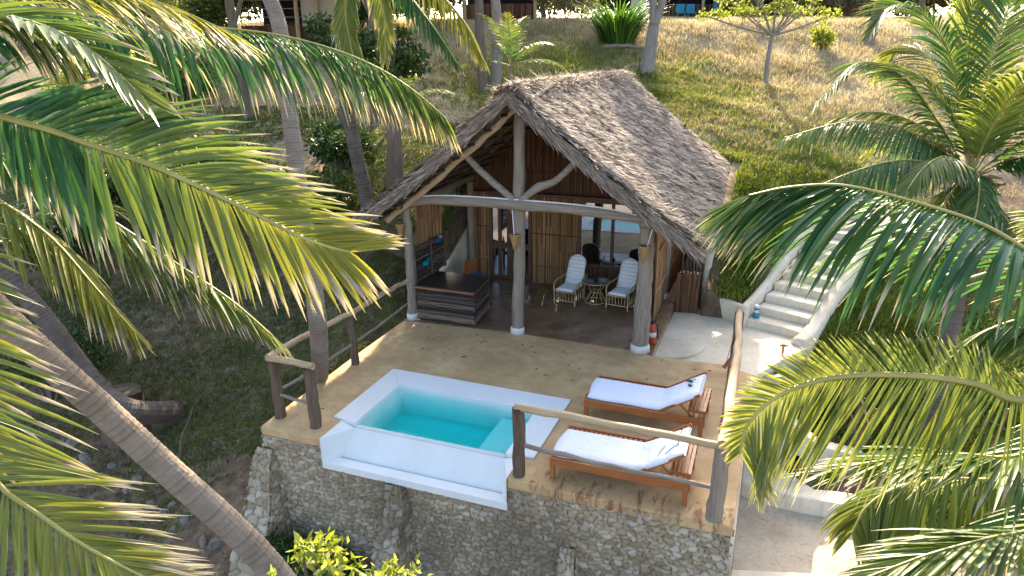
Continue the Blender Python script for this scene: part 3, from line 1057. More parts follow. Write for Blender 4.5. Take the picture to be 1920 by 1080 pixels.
def reed_panel(org, u, w, h, name, mat, parent, spacing=.026, r_=.013, topf=None, bott=0.0, horiz=None, seed=1):
    """upright canes along direction u from org; horiz = heights of lashing battens"""
    rn = random.Random(seed)
    mb = MB()
    u = V(u).normalized()
    nrm = V((u.y, -u.x, 0))
    n = int(w / spacing)
    for i in range(n):
        s_ = (i + .5) * spacing
        p = V(org) + u * s_ + nrm * rn.uniform(-.008, .008)
        h1 = topf(s_) if topf else h
        if h1 <= bott + .03:
            continue
        q = p + V((rn.uniform(-.008, .008), 0, h1 + (0 if topf else rn.uniform(-.03, .03))))
        p = p + V((0, 0, bott))
        rr = r_ * rn.uniform(.8, 1.25)
        # half-hex cane, split in two lengths for colour variation
        m_ = p.lerp(q, rn.uniform(.35, .65))
        for a, b in ((p, m_), (m_, q)):
            vs_ = []
            for e_ in (a, b):
                vs_ += [e_ - u * rr, e_ - u * rr * .5 + nrm * rr, e_ + u * rr * .5 + nrm * rr, e_ + u * rr, e_ - nrm * rr]
            mb.add(vs_, [(0, 1, 6, 5), (1, 2, 7, 6), (2, 3, 8, 7), (3, 4, 9, 8), (4, 0, 5, 9)])
    for z in horiz or []:
        a = V(org) + nrm * .03 + V((0, 0, z))
        mb.tube([a, a + u * w], .018, 6)
    return mb.build(name, MT[mat], parent)


WY = 17.25
def gable_top(x):
    xa, za = -4.9, 5.0
    return za - (x - xa) * (za - 2.62) / (-1.55 - xa) if x > xa else za - (xa - x) * (za - 2.6) / (xa + 8.2)
wl = reed_panel((-7.7, WY, 0), (1, 0, 0), .48, 2.6, 'reed_wall', 'reed', hut, topf=lambda s_: 2.45, seed=2, horiz=[.6, 1.5])
reed_panel((-5.98, WY, 0), (1, 0, 0), 1.3, 2.6, 'reed_wall', 'reed', hut, topf=lambda s_: 2.5, seed=3, horiz=[.5, 1.4])
reed_panel((-2.94, WY, 0), (1, 0, 0), .62, 2.6, 'reed_wall', 'reed', hut, topf=lambda s_: 2.5, seed=4, horiz=[.5, 1.4])
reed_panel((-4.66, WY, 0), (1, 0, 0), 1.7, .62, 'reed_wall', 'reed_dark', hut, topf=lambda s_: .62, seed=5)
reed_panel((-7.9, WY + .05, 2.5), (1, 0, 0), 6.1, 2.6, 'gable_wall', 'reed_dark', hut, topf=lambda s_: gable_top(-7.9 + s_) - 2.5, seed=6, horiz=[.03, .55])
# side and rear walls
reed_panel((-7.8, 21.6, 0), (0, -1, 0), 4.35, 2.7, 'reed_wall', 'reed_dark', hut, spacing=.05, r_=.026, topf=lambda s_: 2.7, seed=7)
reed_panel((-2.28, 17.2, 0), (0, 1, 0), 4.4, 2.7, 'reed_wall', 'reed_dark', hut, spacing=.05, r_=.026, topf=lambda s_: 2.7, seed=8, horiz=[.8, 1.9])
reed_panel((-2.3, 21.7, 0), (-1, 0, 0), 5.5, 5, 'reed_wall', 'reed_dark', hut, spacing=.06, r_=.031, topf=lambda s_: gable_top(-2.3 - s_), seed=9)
# room behind the glass stays dark; end reed screen on the right of the patio
reed_panel((-2.32, 15.55, 0), (0, 1, 0), 1.45, 2.5, 'reed_screen', 'reed', hut, topf=lambda s_: 2.6, seed=10, horiz=[.7, 1.7])
# hanging reed blind on the left side
reed_panel((-7.72, 15.3, 1.7), (0, -1, 0), 1.35, 1.05, 'reed_blind', 'reed', hut, seed=11, topf=lambda s_: 1.02, horiz=[.05, .55])
# glazing
t = NT('dark_room_glass')
v = t.coord()
t.bump(t.noise(v, 1.2, 2), .04, .03)
t.fin((.006, .009, .011), .02, 1.0)  # near-black base paints the unlit room into the pane
t.p.inputs['IOR'].default_value = 2.6
MT['glass'] = t.m


def frame(x0, x1, z0, z1, name, mat='darkwood', b=.075, mull=(), trans=(), label=None, pz=None):
    mb = MB()
    y0, y1 = WY - .06, WY + .05
    mb.box((x0, y0, z0), (x0 + b, y1, z1)).box((x1 - b, y0, z0), (x1, y1, z1))
    mb.box((x0 + b, y0 + .002, z1 - b), (x1 - b, y1 - .002, z1)).box((x0 + b, y0 + .002, z0), (x1 - b, y1 - .002, z0 + b))
    for m in mull:
        mb.box((m - b / 2, y0 + .004, z0 + b), (m + b / 2, y1 - .004, z1 - b))
    for z in trans:
        mb.box((x0 + b, y0 + .006, z - b / 2), (x1 - b, y1 - .006, z + b / 2))
    o_ = mb.build(name, MT[mat], hut, bevel=.006)
    return sub(o_, hut)


w_ = frame(-4.68, -2.94, .62, 2.42, 'window', mull=(-3.76,))
MB().box((-4.61, WY - .01, .69), (-3.8, WY + .0, 2.35)).build('pane', MT['glass'], w_)
MB().box((-3.72, WY - .01, .69), (-3.01, WY + .0, 2.35)).build('pane', MT['glass'], w_)
for a, b, nm in ((-7.22, -6.6, 1), (-6.6, -5.98, 2)):
    dr = frame(a, b, .03, 2.42, 'door', b=.09, trans=(.95, 1.02), mull=((a + b) / 2,) if nm == 1 else ())
    MB().box((a + .09, WY - .012, 1.07), (b - .09, WY - .002, 2.33)).build('pane', MT['glass'], dr)
    MB().box((a + .09, WY - .012, .12), (b - .09, WY - .002, .905)).build('pane', MT['glass'], dr)
    MB().tube([(b - .06 if nm == 1 else a + .06, WY - .1, 1.0), (b - .06 if nm == 1 else a + .06, WY - .1, 1.14)], .014, 8).build('handle', MT['dark'], dr)
MB().box((-7.3, WY - .1, 2.425), (-2.9, WY + .06, 2.5)).build('lintel', MT['darkwood'], hut, bevel=.006)
# hanging ornament of shells above the door
mb = MB()
for k in range(4):
    mb.tube([(-6.52 + .05 * k, 16.9, 2.4), (-6.5 + .055 * k, 16.9, 2.02 - .05 * (k % 2))], .012, 6)
mb.build('door_ornament', MT['bamboo'], hut)


# basket lamps with their white cables
def sconce(x, y, z, lab, cable):
    o_ = thing('basket_lamp', (x, y, z), lab, 'lamp', 'basket lamps on the hut posts')
    MB().lathe([(.012, -.3), (.045, -.2), (.075, -.08), (.1, .0), (.112, .06), (.098, .06), (.07, -.06), (.02, -.24)], (x, y, z), 16).build('shade', MT['basket'], o_, True)
    MB().lathe([(.122, .05), (.122, .075), (.104, .075), (.104, .05)], (x, y, z), 16).build('rim', MT['bamboo'], o_, True)
    if cable:
        MB().tube(smooth_path(cable, 10), .011, 6).build('cable', MT['cable'], o_, True)
sconce(-5.03, 13.38, 2.3, 'woven cone basket lamp on the middle gable post', [(-5.03, 13.36, 2.34), (-5.05, 13.36, 2.6), (-5.07, 13.36, 2.9)])
sconce(-2.25, 13.3, 2.32, 'woven cone basket lamp on the thick right gable post', [(-2.2, 13.33, 2.36), (-2.15, 13.34, 2.6), (-2.1, 13.36, 2.8)])
sconce(-7.84, 13.45, 2.3, 'woven cone basket lamp on the left gable post by the bar', None)
pts = smooth_path([(-7.7, 13.46, 2.96), (-6.7, 13.46, 3.085), (-5.05, 13.45, 3.105), (-3.5, 13.45, 3.08), (-2.6, 13.44, 2.99), (-2.1, 13.38, 2.86)], 30)
cb = MB().tube(pts, .017, 6).build('beam_cable', MT['cable'], hut, True)

# ------------------------------------------------------------------ landing, staircase and garden walls
LZ = -.15
land = MB().prism([(-1.99, 13.44), (-.47, 13.52), (-.02, 13.3), (.62, 14.55), (1.2, 15.5), (.62, 16.2), (-.24, 16.36), (-1.4, 17.1), (-1.99, 17.3)], -1.7, LZ).build('landing', MT['plaster'], None, bevel=.02)
tag(land, kind='structure')
mb = MB()
poly = [(-1.985 + .0, 13.62)] + [(-1.985 + .98 * math.sin(a), 14.6 - .98 * math.cos(a)) for a in np.linspace(.0, PI, 24)] + [(-1.985, 15.58)]
mb.prism(poly[1:-1], LZ + .002, LZ + .055)
tag(mb.build('round_step', MT['plaster'], None, bevel=.015), 'low half round plaster step below the patio edge', 'step')

stc = thing('plaster_staircase', tuple(STA[0]), 'cream plaster staircase climbing right of the hut between curved parapets', 'stairs')
sn = V((SDIR.y, -SDIR.x, 0))
def sp(al, lat, z):
    p = STA[0] + SDIR * al + sn * lat
    return (p.x, p.y, z)
TD = SLEN / NST
mb = MB()
for k in range(NST + 2):
    a0, a1 = k * TD, (k + 1) * TD + .02
    z1 = LZ + RISE * (k + 1)
    hw = .62
    # slightly wavy nosing
    pl = [sp(a0 + (.03 if 1 <= j <= 3 else 0), -hw + j * hw / 2, 0)[:2] for j in range(5)] + [sp(a1, hw, 0)[:2], sp(a1, -hw, 0)[:2]]
    mb.prism(pl, z1 - RISE - .25, z1)
mb.build('steps', MT['plaster'], stc, bevel=.03, seg=3)


def wall_strip(pts, w, name, parent, mat='plaster', zb=-.6, n=24, bevel=.05):
    """plaster parapet with a rounded top; pts = (x, y, top z)"""
    P = smooth_path(pts, n)
    vs_, fs = [], []
    prof = [(-.5, None), (-.5, -.04), (-.38, -.008), (0, 0), (.38, -.008), (.5, -.04), (.5, None)]
    m = len(prof)
    for i, p in enumerate(P):
        t_ = P[min(i + 1, n)] - P[max(i - 1, 0)]
        t_.z = 0
        t_.normalize()
        s_ = V((t_.y, -t_.x, 0))
        for a, b in prof:
            q = p + s_ * a * w
            q.z = p.z + b if b is not None else min(zb, p.z - .3) if not callable(zb) else zb(p)
            vs_.append(q)
    for i in range(n):
        for k in range(m - 1):
            a = i * m + k
            fs.append((a, a + 1, a + 1 + m, a + m))
        fs.append((i * m + m - 1, i * m, i * m + m, i * m + m + m - 1))
    fs.append(tuple(range(m))[::-1])
    fs.append(tuple(n * m + k for k in range(m)))
    o_ = MB().add(vs_, fs).build(name, MT[mat], parent, True)
    return o_


def stp(al, lat, z):
    return sp(al, lat, z)
zb_ = lambda p: min(p.z - .3, float(gz(p.x, p.y)) - .5)
wall_strip([stp(-.08, -.72, .32), stp(.5, -.74, .42), stp(1.2, -.75, .62), stp(2.2, -.75, 1.02), stp(3.2, -.78, 1.45), stp(4.4, -.8, 1.95)], .2, 'parapet', stc, zb=zb_)
wall_strip([stp(-.35, .72, -.02), stp(.1, .78, .06), stp(.7, .76, .22), stp(1.5, .74, .52), stp(2.5, .74, .95), stp(3.4, .76, 1.4), stp(4.6, .8, 1.95)], .3, 'parapet', stc, zb=zb_)
gw = thing('garden_wall', (-1.3, 17, 0), 'low cream plaster wall holding the grass bank beside the hut', 'wall')
wall_strip([(-.22, 16.3, .30), (-.75, 16.62, .34), (-1.2, 16.95, .37), (-1.32, 17.3, .5)], .16, 'front_wall', gw, zb=-.5, n=14)
wall_strip([(-1.30, 17.15, .45), (-1.33, 17.8, 1.1), (-1.25, 18.6, 1.62), (-1.15, 20, 2.0), (-1.1, 22.5, 2.7), (-1.1, 23.8, 3.1)], .19, 'side_wall', gw, zb=-.5)
gw2 = thing('sloping_wall', (-7.95, 16, 0), 'sloping white plaster wall behind the bar on the left of the hut', 'wall')
wall_strip([(-7.98, 15.2, .32), (-7.98, 16, .72), (-7.98, 17.0, 1.2), (-7.98, 18.5, 1.8), (-7.98, 21.8, 2.4)], .2, 'parapet', gw2, zb=-.5)
# reed boxing at the rear right post
bx = thing('reed_box', (-1.72, 16.95, 0), 'low box of dark upright reeds between the patio and the cream wall', 'planter')
reed_panel((-1.97, 16.62, LZ), (1, .12, 0), .56, 1.0, 'front_panel', 'reed_dark', bx, spacing=.024, topf=lambda s_: 1.02, seed=12)
MB().box((-1.97, 16.68, LZ), (-1.45, 17.4, .72)).build('body', MT['darkwood'], bx)
mb = MB()
for k in range(7):
    log_tube(mb, (-1.9 + .08 * k, 17.2 + .05 * (k % 3), .6), (-1.95 + .09 * k, 17.5 + .05 * k, 1.7 + .1 * (k % 4)), .03, .02, (0, 0, 0), 6, 4, .02, k)
mb.build('stored_poles', MT['dark_z'], bx, True)

# things on and by the landing
lp = thing('stair_lamp', (-.02, 16.12, LZ + RISE), 'small blue and white bottle shaped lamp on the lowest stair', 'lamp')
c = sp(.22, -.5, LZ + RISE)
MB().lathe([(.075, 0), (.08, .02), (.08, .1), (.065, .12)], c, 14).build('base', MT['teal'], lp, True)
MB().lathe([(.055, .12), (.05, .2), (.055, .3), (.04, .31)], c, 14).build('body', MT['cable'], lp, True)
MB().lathe([(.06, .2), (.06, .25)], c, 14).build('band', MT['teal'], lp, True)
sk = thing('wooden_stake', (.56, 14.7, -.4), 'thin brown stake with a cross peg beside the landing', 'stake')
mb = MB()
log_tube(mb, (.58, 14.72, -.5), (.58, 14.72, .12), .028, .026, (0, 0, 0), 8, 4, .004, 2)
mb.tube([(.51, 14.7, .08), (.66, 14.74, .08)], .02, 6)
mb.build('stake', MT['teak_z'], sk, True)
bxx = thing('drain_box', (.3, 14.1, -.4), 'open square concrete drain box in the ground below the landing', 'drain')
m = Matrix.Translation((.3, 14.12, -.42)) @ Matrix.Rotation(R(22), 4, 'Z')
mb = MB()
for a, b in (((-.36, -.3, 0), (.36, -.17, .14)), ((-.36, .17, 0), (.36, .3, .14)), ((-.36, -.168, .002), (-.22, .168, .138)), ((.22, -.168, .002), (.36, .168, .138))):
    mb.box(a, b, m)
mb.build('frame', MT['concrete'], bxx, bevel=.01)
MB().box((-.215, -.165, .0), (.215, .165, .03), m).build('pit', MT['hollow_shade'], bxx)  # black slab painted as the shaded hollow
fe = thing('fire_extinguisher', (-2.1, 14.1, .004), 'red fire extinguisher leaning at the patio edge by the thick post', 'extinguisher')
m = Matrix.Translation((-2.09, 14.08, .006)) @ Matrix.Rotation(R(-4), 4, 'Y')
MB().lathe([(.08, 0), (.088, .02), (.088, .36), (.07, .42), (.035, .455)], (0, 0, 0), 18, m).build('cylinder', MT['red'], fe, True)
MB().lathe([(.03, .455), (.035, .48), (.02, .5)], (0, 0, 0), 12, m).tube([m @ V((-.05, 0, .5)), m @ V((.09, 0, .52))], .012, 6).build('valve', MT['dark'], fe, True)
MB().lathe([(.0895, .16), (.0895, .27)], (0, 0, 0), 18, m).build('label_band', MT['cable'], fe, True)
MB().tube(smooth_path([m @ V((.03, 0, .48)), m @ V((.11, 0, .42)), m @ V((.115, 0, .2)), m @ V((.1, 0, .12))], 10), .012, 6).build('hose', MT['dark'], fe, True)

# lower terrace : cream retaining wall with arched niche, curved bench, screed floor
lt = MB().prism([(.05, 6.2), (2.6, 6.2), (3.0, 9), (2.6, 11.9), (1.9, 12.6), (.05, 12.9)], -2.3, -1.985).build('terrace', MT['terrace'], None)
tag(lt, kind='structure')
lw = thing('terrace_wall', (1, 13, -2), 'cream plaster wall below the landing with a dark arched niche', 'wall')
mb = MB()
ax_, az, ar = .98, -1.62, .15
pl = [(.04, -2.4), (ax_ - ar, -2.4), (ax_ - ar, az)] + [(ax_ + ar * math.cos(a), az + ar * math.sin(a)) for a in np.linspace(PI, 0, 13)][1:] + [(ax_ + ar, -2.4), (1.35, -2.4), (1.35, -1.18), (1.0, -.92), (.75, -.7), (.55, -.36), (.4, -.28), (.04, -.28)]
n = len(pl)
vs_ = [(x, 12.98, z) for x, z in pl] + [(x, 13.3, z) for x, z in pl]
mb.add(vs_, [tuple(range(n)), tuple(range(2 * n - 1, n - 1, -1))] + [(i, n + i, n + (i + 1) % n, (i + 1) % n) for i in range(n)])
mb.build('wall', MT['plaster'], lw)
MB().box((ax_ - ar - .02, 13.2, -2.4), (ax_ + ar + .02, 13.29, -1.42)).build('niche_back', MT['hollow_shade'], lw)  # black sheet painted as shade inside the arch
MB().prism([(1.352, 12.98), (1.352, 13.28), (2.2, 13.6), (2.3, 13.35)], -2.4, [-1.2, -1.2, -1.45, -1.5]).build('wing_wall', MT['plaster'], lw, bevel=.02)
bn = thing('curved_bench', (.8, 12.3, -2), 'rounded cream plaster bench along the deck side of the lower terrace', 'bench')
seatp = [(.04, 12.0), (.5, 11.86), (1.15, 11.82), (1.8, 11.86), (2.3, 12.0), (2.3, 12.3), (1.75, 12.28), (1.32, 12.2), (1.08, 12.42), (.78, 12.72), (.4, 12.86), (.04, 12.88)]
MB().prism(seatp, -2.2, -1.66).build('seat', MT['plaster'], bn, bevel=.04, seg=3)
kb = thing('terrace_kerb', (1, 10.2, -2), 'straight cream kerb along the front edge of the lower terrace', 'kerb')
MB().prism([(.045, 9.55), (.045, 9.8), (1.9, 10.35), (1.95, 10.1)], -2.2, -1.93).build('kerb', MT['plaster'], kb, bevel=.02)
pk = thing('path_kerb', (3.4, 13, -1.6), 'curving pale kerb of the garden path at the far right', 'kerb')
wall_strip([at(1560, 905, 14.5), at(1640, 850, 15), at(1700, 800, 15.6), at(1745, 800, 15.8), at(1800, 850, 14.8), at(1860, 880, 14.2), at(1940, 895, 13.6), at(2040, 900, 13)], .2, 'kerb', pk, zb=lambda p: p.z - .6)


# ------------------------------------------------------------------ furniture
def T4(x, y, z, a=0):
    return Matrix.Translation((x, y, z)) @ Matrix.Rotation(a, 4, 'Z')


def lounger(name, x, y, a, label, wrinkled, sd):
    """length along local x (foot end at 0), width along y"""
    root = bpy.data.objects.new(name, None)
    root.location = (x, y, .0)
    root.rotation_euler = (0, 0, a)
    link(root)
    tag(root, label, 'sun lounger', 'teak sun loungers on the deck')
    Lg, Wd, H = 2.0, 1.02, .36
    fb = MB()
    fb.box((0, 0, H - .13), (Lg, .04, H)).box((0, Wd - .04, H - .13), (Lg, Wd, H))
    fb.box((.002, .038, H - .098), (.04, Wd - .038, H - .002)).box((Lg - .04, .038, H - .098), (Lg - .002, Wd - .038, H - .002))
    fb.box((1.22, .038, H - .09), (1.27, Wd - .038, H - .045))
    fb.build('frame', MT['teak_x'], root, bevel=.006)
    lowr = MB().box((.05, .006, .12), (Lg - .05, .03, .15))
    for lx in (.004, Lg - .064):
        for ly in (-.003, Wd - .057):
            MB().box((lx, ly, 0), (lx + .07, ly + .07, H - .132)).build('leg', MT['teak_z'], root, bevel=.005)
    sl = MB()
    for k in range(15):
        sl.box((.055 + k * .078, .04, H - .04), (.055 + k * .078 + .06, Wd - .04, H - .018))
    sl.build('slats', MT['teak_y'], root, bevel=.003)
    # raised back : pivot at x=1.24, 33 degrees
    al = R(33)
    m = Matrix.Translation((1.24, 0, H - .03)) @ Matrix.Rotation(-al, 4, 'Y')
    bb = MB()
    bb.box((0, .05, -.03), (.80, .085, .02), m).box((0, Wd - .085, -.03), (.80, Wd - .05, .02), m)
    for k in range(10):
        bb.box((.02 + k * .078, .086, -.012), (.02 + k * .078 + .058, Wd - .086, .012), m)
    bb.build('backrest', MT['teak_x'], root, bevel=.003)
    for yy in (.1, Wd - .1):
        q = m @ V((.42, yy, -.03))
        MB().bar((q.x, q.y, q.z), (1.86, yy, H - .09), .022, .035).build('prop', MT['teak_x'], root)
    # slatted drinks shelf with its legs at the head end
    tb = MB()
    for k in range(5):
        tb.box((Lg - .26 + k * .058, .1, H + .085), (Lg - .26 + k * .058 + .05, Wd - .02, H + .105))
    tb.box((Lg - .262, .102, H + .045), (Lg + .03, .13, H + .084)).box((Lg - .262, Wd - .052, H + .045), (Lg + .03, Wd - .024, H + .084))
    tb.build('head_shelf', MT['teak_y'], root, bevel=.003)
    for yy in (.1, Wd - .06):
        lb = MB()
        for k in range(4):
            xx = Lg - .255 + k * .085
            lb.box((xx, yy, H - .1 if yy > .2 else H - .2), (xx + .022, yy + .03, H + .044))
        lb.build('shelf_slats', MT['teak_z'], root, bevel=.002)
    # mattress with towel cover: bent sheet following seat and back
    nu, nv = 60, 22
    rg = np.random.default_rng(sd)
    top, bot = [], []
    w0, w1 = .05, .82
    for i in range(nu + 1):
        s_ = i / nu * 2.02
        if s_ < 1.2:
            bx_, bz, n_ = .02 + s_, H, V((0, 0, 1))
        elif s_ < 1.36:
            k_ = (s_ - 1.2) / .16
            aa = al * k_
            bx_ = .02 + 1.2 + .16 * k_ * math.cos(aa / 2)
            bz = H + .16 * k_ * math.sin(aa / 2)
            n_ = V((-math.sin(aa), 0, math.cos(aa)))
        else:
            k_ = s_ - 1.36
            bx_ = .02 + 1.2 + .16 * math.cos(al / 2) + k_ * math.cos(al)
            bz = H + .16 * math.sin(al / 2) + k_ * math.sin(al)
            n_ = V((-math.sin(al), 0, math.cos(al)))
        for j in range(nv + 1):
            f = j / nv
            y_ = w0 + (w1 - w0) * f
            edge = min(1, min(f, 1 - f) * 9, min(i, nu - i) / 3.2)
            th = .075 * (.45 + .55 * math.sqrt(max(0, edge)))
            wr_ = wrinkled * (.5 * math.sin(s_ * 17 + 5 * f + 2.2 * math.sin(f * 9)) * math.sin(f * 7 + s_ * 3) + .4 * math.sin(s_ * 31 - f * 14) * math.sin(f * 15 + s_ * 5))
            amp = (.5 + 1.6 * (s_ > 1.25)) * edge
            dx = .03 * math.sin(f * 4 + sd) * (1 if i == 0 else 0)
            ed = .012 * math.sin(s_ * 9 + sd) * (1 if j in (0, nv) else 0)
            top.append((bx_ + n_.x * (th + wr_ * amp) + dx, y_ + ed, bz + n_.z * (th + wr_ * amp)))
            bot.append((bx_ - n_.x * .0 + dx, y_ + ed * .5, bz + .004))
    n1_ = len(top)
    idx = lambda i, j: i * (nv + 1) + j
    fs = []
    for i in range(nu):
        for j in range(nv):
            fs.append((idx(i, j), idx(i + 1, j), idx(i + 1, j + 1), idx(i, j + 1)))
            fs.append((n1_ + idx(i, j), n1_ + idx(i, j + 1), n1_ + idx(i + 1, j + 1), n1_ + idx(i + 1, j)))
        for j in (0, nv):
            fs.append((idx(i, j), n1_ + idx(i, j), n1_ + idx(i + 1, j), idx(i + 1, j)))
    for j in range(nv):
        for i in (0, nu):
            fs.append((idx(i, j), idx(i, j + 1), n1_ + idx(i, j + 1), n1_ + idx(i, j)))
    mt_ = MB().add(top + bot, fs).build('mattress', MT['mattress'], root, True)
    # printed mark near the head, lies just above the cloth
    mk = MB()
    def cloth(s_, y_, lift=.014):
        k_ = s_ - 1.36
        n_ = V((-math.sin(al), 0, math.cos(al)))
        return V((.02 + 1.2 + .16 * math.cos(al / 2) + k_ * math.cos(al), y_, H + .16 * math.sin(al / 2) + k_ * math.sin(al))) + n_ * (.075 + lift)
    if wrinkled < .008:
        for a_, b_, c_, d_, e_ in ((1.74, .72, 1.86, .52, .032), (1.76, .54, 1.86, .34, .026), (1.68, .70, 1.80, .66, .02), (1.82, .34, 1.88, .42, .018), (1.84, .66, 1.9, .6, .016)):
            p, q = cloth(a_, b_), cloth(c_, d_)
            dd = (q - p).normalized()
            w_ = dd.cross(V((-math.sin(al), 0, math.cos(al)))) * e_
            mk.add([p, p.lerp(q, .5) + w_, q, p.lerp(q, .5) - w_, p + dd.cross(w_).normalized() * -.003, p.lerp(q, .5) + w_ + dd.cross(w_).normalized() * -.003, q + dd.cross(w_).normalized() * -.003, p.lerp(q, .5) - w_ + dd.cross(w_).normalized() * -.003],
                   [(0, 1, 2, 3), (7, 6, 5, 4), (0, 4, 5, 1), (1, 5, 6, 2), (2, 6, 7, 3), (3, 7, 4, 0)])
    else:
        for (a_, b_), (c_, d_) in (((1.92, .74), (1.92, .3)), ((1.92, .3), (1.74, .14)), ((1.7, .4), (1.62, .15))):
            mk.tube([cloth(a_, b_, .01), cloth((a_ + c_) / 2, (b_ + d_) / 2, .02), cloth(c_, d_, .01)], .005, 5)
    mk.build('print', MT['ink'], mt_)
    return root


lounger('sun_lounger', -2.65, 8.47, R(.4), 'sun lounger with wrinkled white towel cover nearest the front rail', .012, 3)
lounger('sun_lounger', -2.65, 10.40, R(-.8), 'sun lounger with smooth white cover and dark printed mark, nearer the hut', .005, 8)


def rattan_chair(x, y, a, label):
    root = bpy.data.objects.new('rattan_chair', None)
    root.location = (x, y, .004)
    root.rotation_euler = (0, 0, a)
    link(root)
    tag(root, label, 'armchair', 'rattan chairs on the patio')
    # faces -y; origin at seat centre
    w, dp = .56, .62
    for sx_ in (-1, 1):
        MB().tube([(sx_ * w / 2, -dp / 2, 0), (sx_ * w / 2, -dp / 2, .34)], .02, 8).build('leg', MT['rattan'], root, True)
        MB().tube([(sx_ * w / 2, dp / 2, 0), (sx_ * w / 2 * .96, dp / 2 + .02, .38)], .02, 8).build('leg', MT['rattan'], root, True)
    fr_ = MB()
    fr_.tube([(-w / 2, -dp / 2, .335), (w / 2, -dp / 2, .335)], .02, 8).tube([(-w / 2, -dp / 2, .1), (w / 2, -dp / 2, .1)], .014, 8)
    fr_.tube([(-w / 2, dp / 2, .3), (w / 2, dp / 2, .3)], .018, 8)
    for sx_ in (-1, 1):
        fr_.tube([(sx_ * w / 2, -dp / 2, .33), (sx_ * w / 2, dp / 2, .30)], .018, 8).tube([(sx_ * w / 2, -dp / 2, .1), (sx_ * w / 2, dp / 2, .1)], .014, 8)
        for k in range(4):
            yy = -dp / 2 + dp * (k + 1) / 5
            fr_.tube([(sx_ * w / 2, yy, .1), (sx_ * w / 2, yy, .32)], .01, 6)
    for k in range(6):
        xx = -w / 2 + w * (k + 1) / 7
        fr_.tube([(xx, -dp / 2, .1), (xx, -dp / 2, .33)], .01, 6)
    fr_.build('seat_frame', MT['rattan'], root, True)
    ar = MB()
    for sx_ in (-1, 1):
        ar.tube(smooth_path([(sx_ * w / 2, -dp / 2, .33), (sx_ * (w / 2 + .03), -dp / 2 + .04, .5), (sx_ * (w / 2 + .04), -.05, .56), (sx_ * (w / 2 + .02), dp / 2 + .05, .56), (sx_ * (w / 2 - .01), dp / 2 + .18, .62)], 14), .02, 8)
    ar.build('armrests', MT['rattan'], root, True)
    bk = MB()
    t_ = R(24)
    arch = []
    for k in range(17):
        f = k / 16
        xx = -math.cos(PI * f)
        zz = .34 + (.62 if 0 < k < 16 else 0) * (1 - abs(xx) ** 3.2) + (0.0 if 0 < k < 16 else 0)
        if k in (0, 16):
            zz = .36
        arch.append(V((xx * (w / 2 - .01), dp / 2 - .02 + (zz - .3) * math.tan(t_), zz)))
    bk.tube(smooth_path(arch, 40), .018, 8)
    for k in range(5):
        xx = -.2 + .1 * k
        bk.tube([(xx, dp / 2, .33), (xx * .92, dp / 2 - .02 + .56 * math.tan(t_), .86)], .009, 6)
    bk.build('back_frame', MT['rattan'], root, True)
    # channelled cushion: seat then back in one
    nu, nv = 96, 14
    top, bot = [], []
    Ls, Lb = .60, .80
    for i in range(nu + 1):
        s_ = i / nu * (Ls + Lb)
        aa = 0 if s_ < Ls - .08 else min(1, (s_ - Ls + .08) / .16)
        if s_ < Ls:
            c_ = V((0, -dp / 2 - .02 + s_, .36 - .02 * s_))
        else:
            k_ = s_ - Ls
            c_ = V((0, -dp / 2 - .02 + Ls + k_ * math.sin(t_) + .0, .35 + k_ * math.cos(t_)))
        n_ = V((0, -math.sin(aa * (PI / 2 - t_)), math.cos(aa * (PI / 2 - t_))))
        hw = .235
        if s_ > Ls + Lb - .22:
            q = (s_ - (Ls + Lb - .22)) / .22
            hw *= math.sqrt(max(.02, 1 - q ** 2.4))
        ch = abs(math.sin(s_ / .098 * PI)) ** .5
        for j in range(nv + 1):
            f = j / nv
            ed = min(1, min(f, 1 - f) * 6, min(i, nu - i) / 4)
            th = (.035 + .04 * ch) * (.5 + .5 * math.sqrt(ed))
            p = c_ + V(((f - .5) * 2 * hw, 0, 0))
            top.append(p + n_ * th)
            bot.append(p + n_ * .008)
    n1_ = len(top)
    idx = lambda i, j: i * (nv + 1) + j
    fs = []
    for i in range(nu):
        for j in range(nv):
            fs.append((idx(i, j), idx(i, j + 1), idx(i + 1, j + 1), idx(i + 1, j))[::-1])
            fs.append(tuple(n1_ + q for q in (idx(i, j), idx(i, j + 1), idx(i + 1, j + 1), idx(i + 1, j))))
        for j in (0, nv):
            fs.append((idx(i, j), n1_ + idx(i, j), n1_ + idx(i + 1, j), idx(i + 1, j)))
    for j in range(nv):
        for i in (0, nu):
            fs.append((idx(i, j), idx(i, j + 1), n1_ + idx(i, j + 1), n1_ + idx(i, j)))
    MB().add(top, []).add(bot, fs if False else []).f
    b_ = MB()
    b_.v = [tuple(q) for q in top + bot]
    b_.f = fs
    b_.build('cushion', MT['cloth'], root, True)
    return root


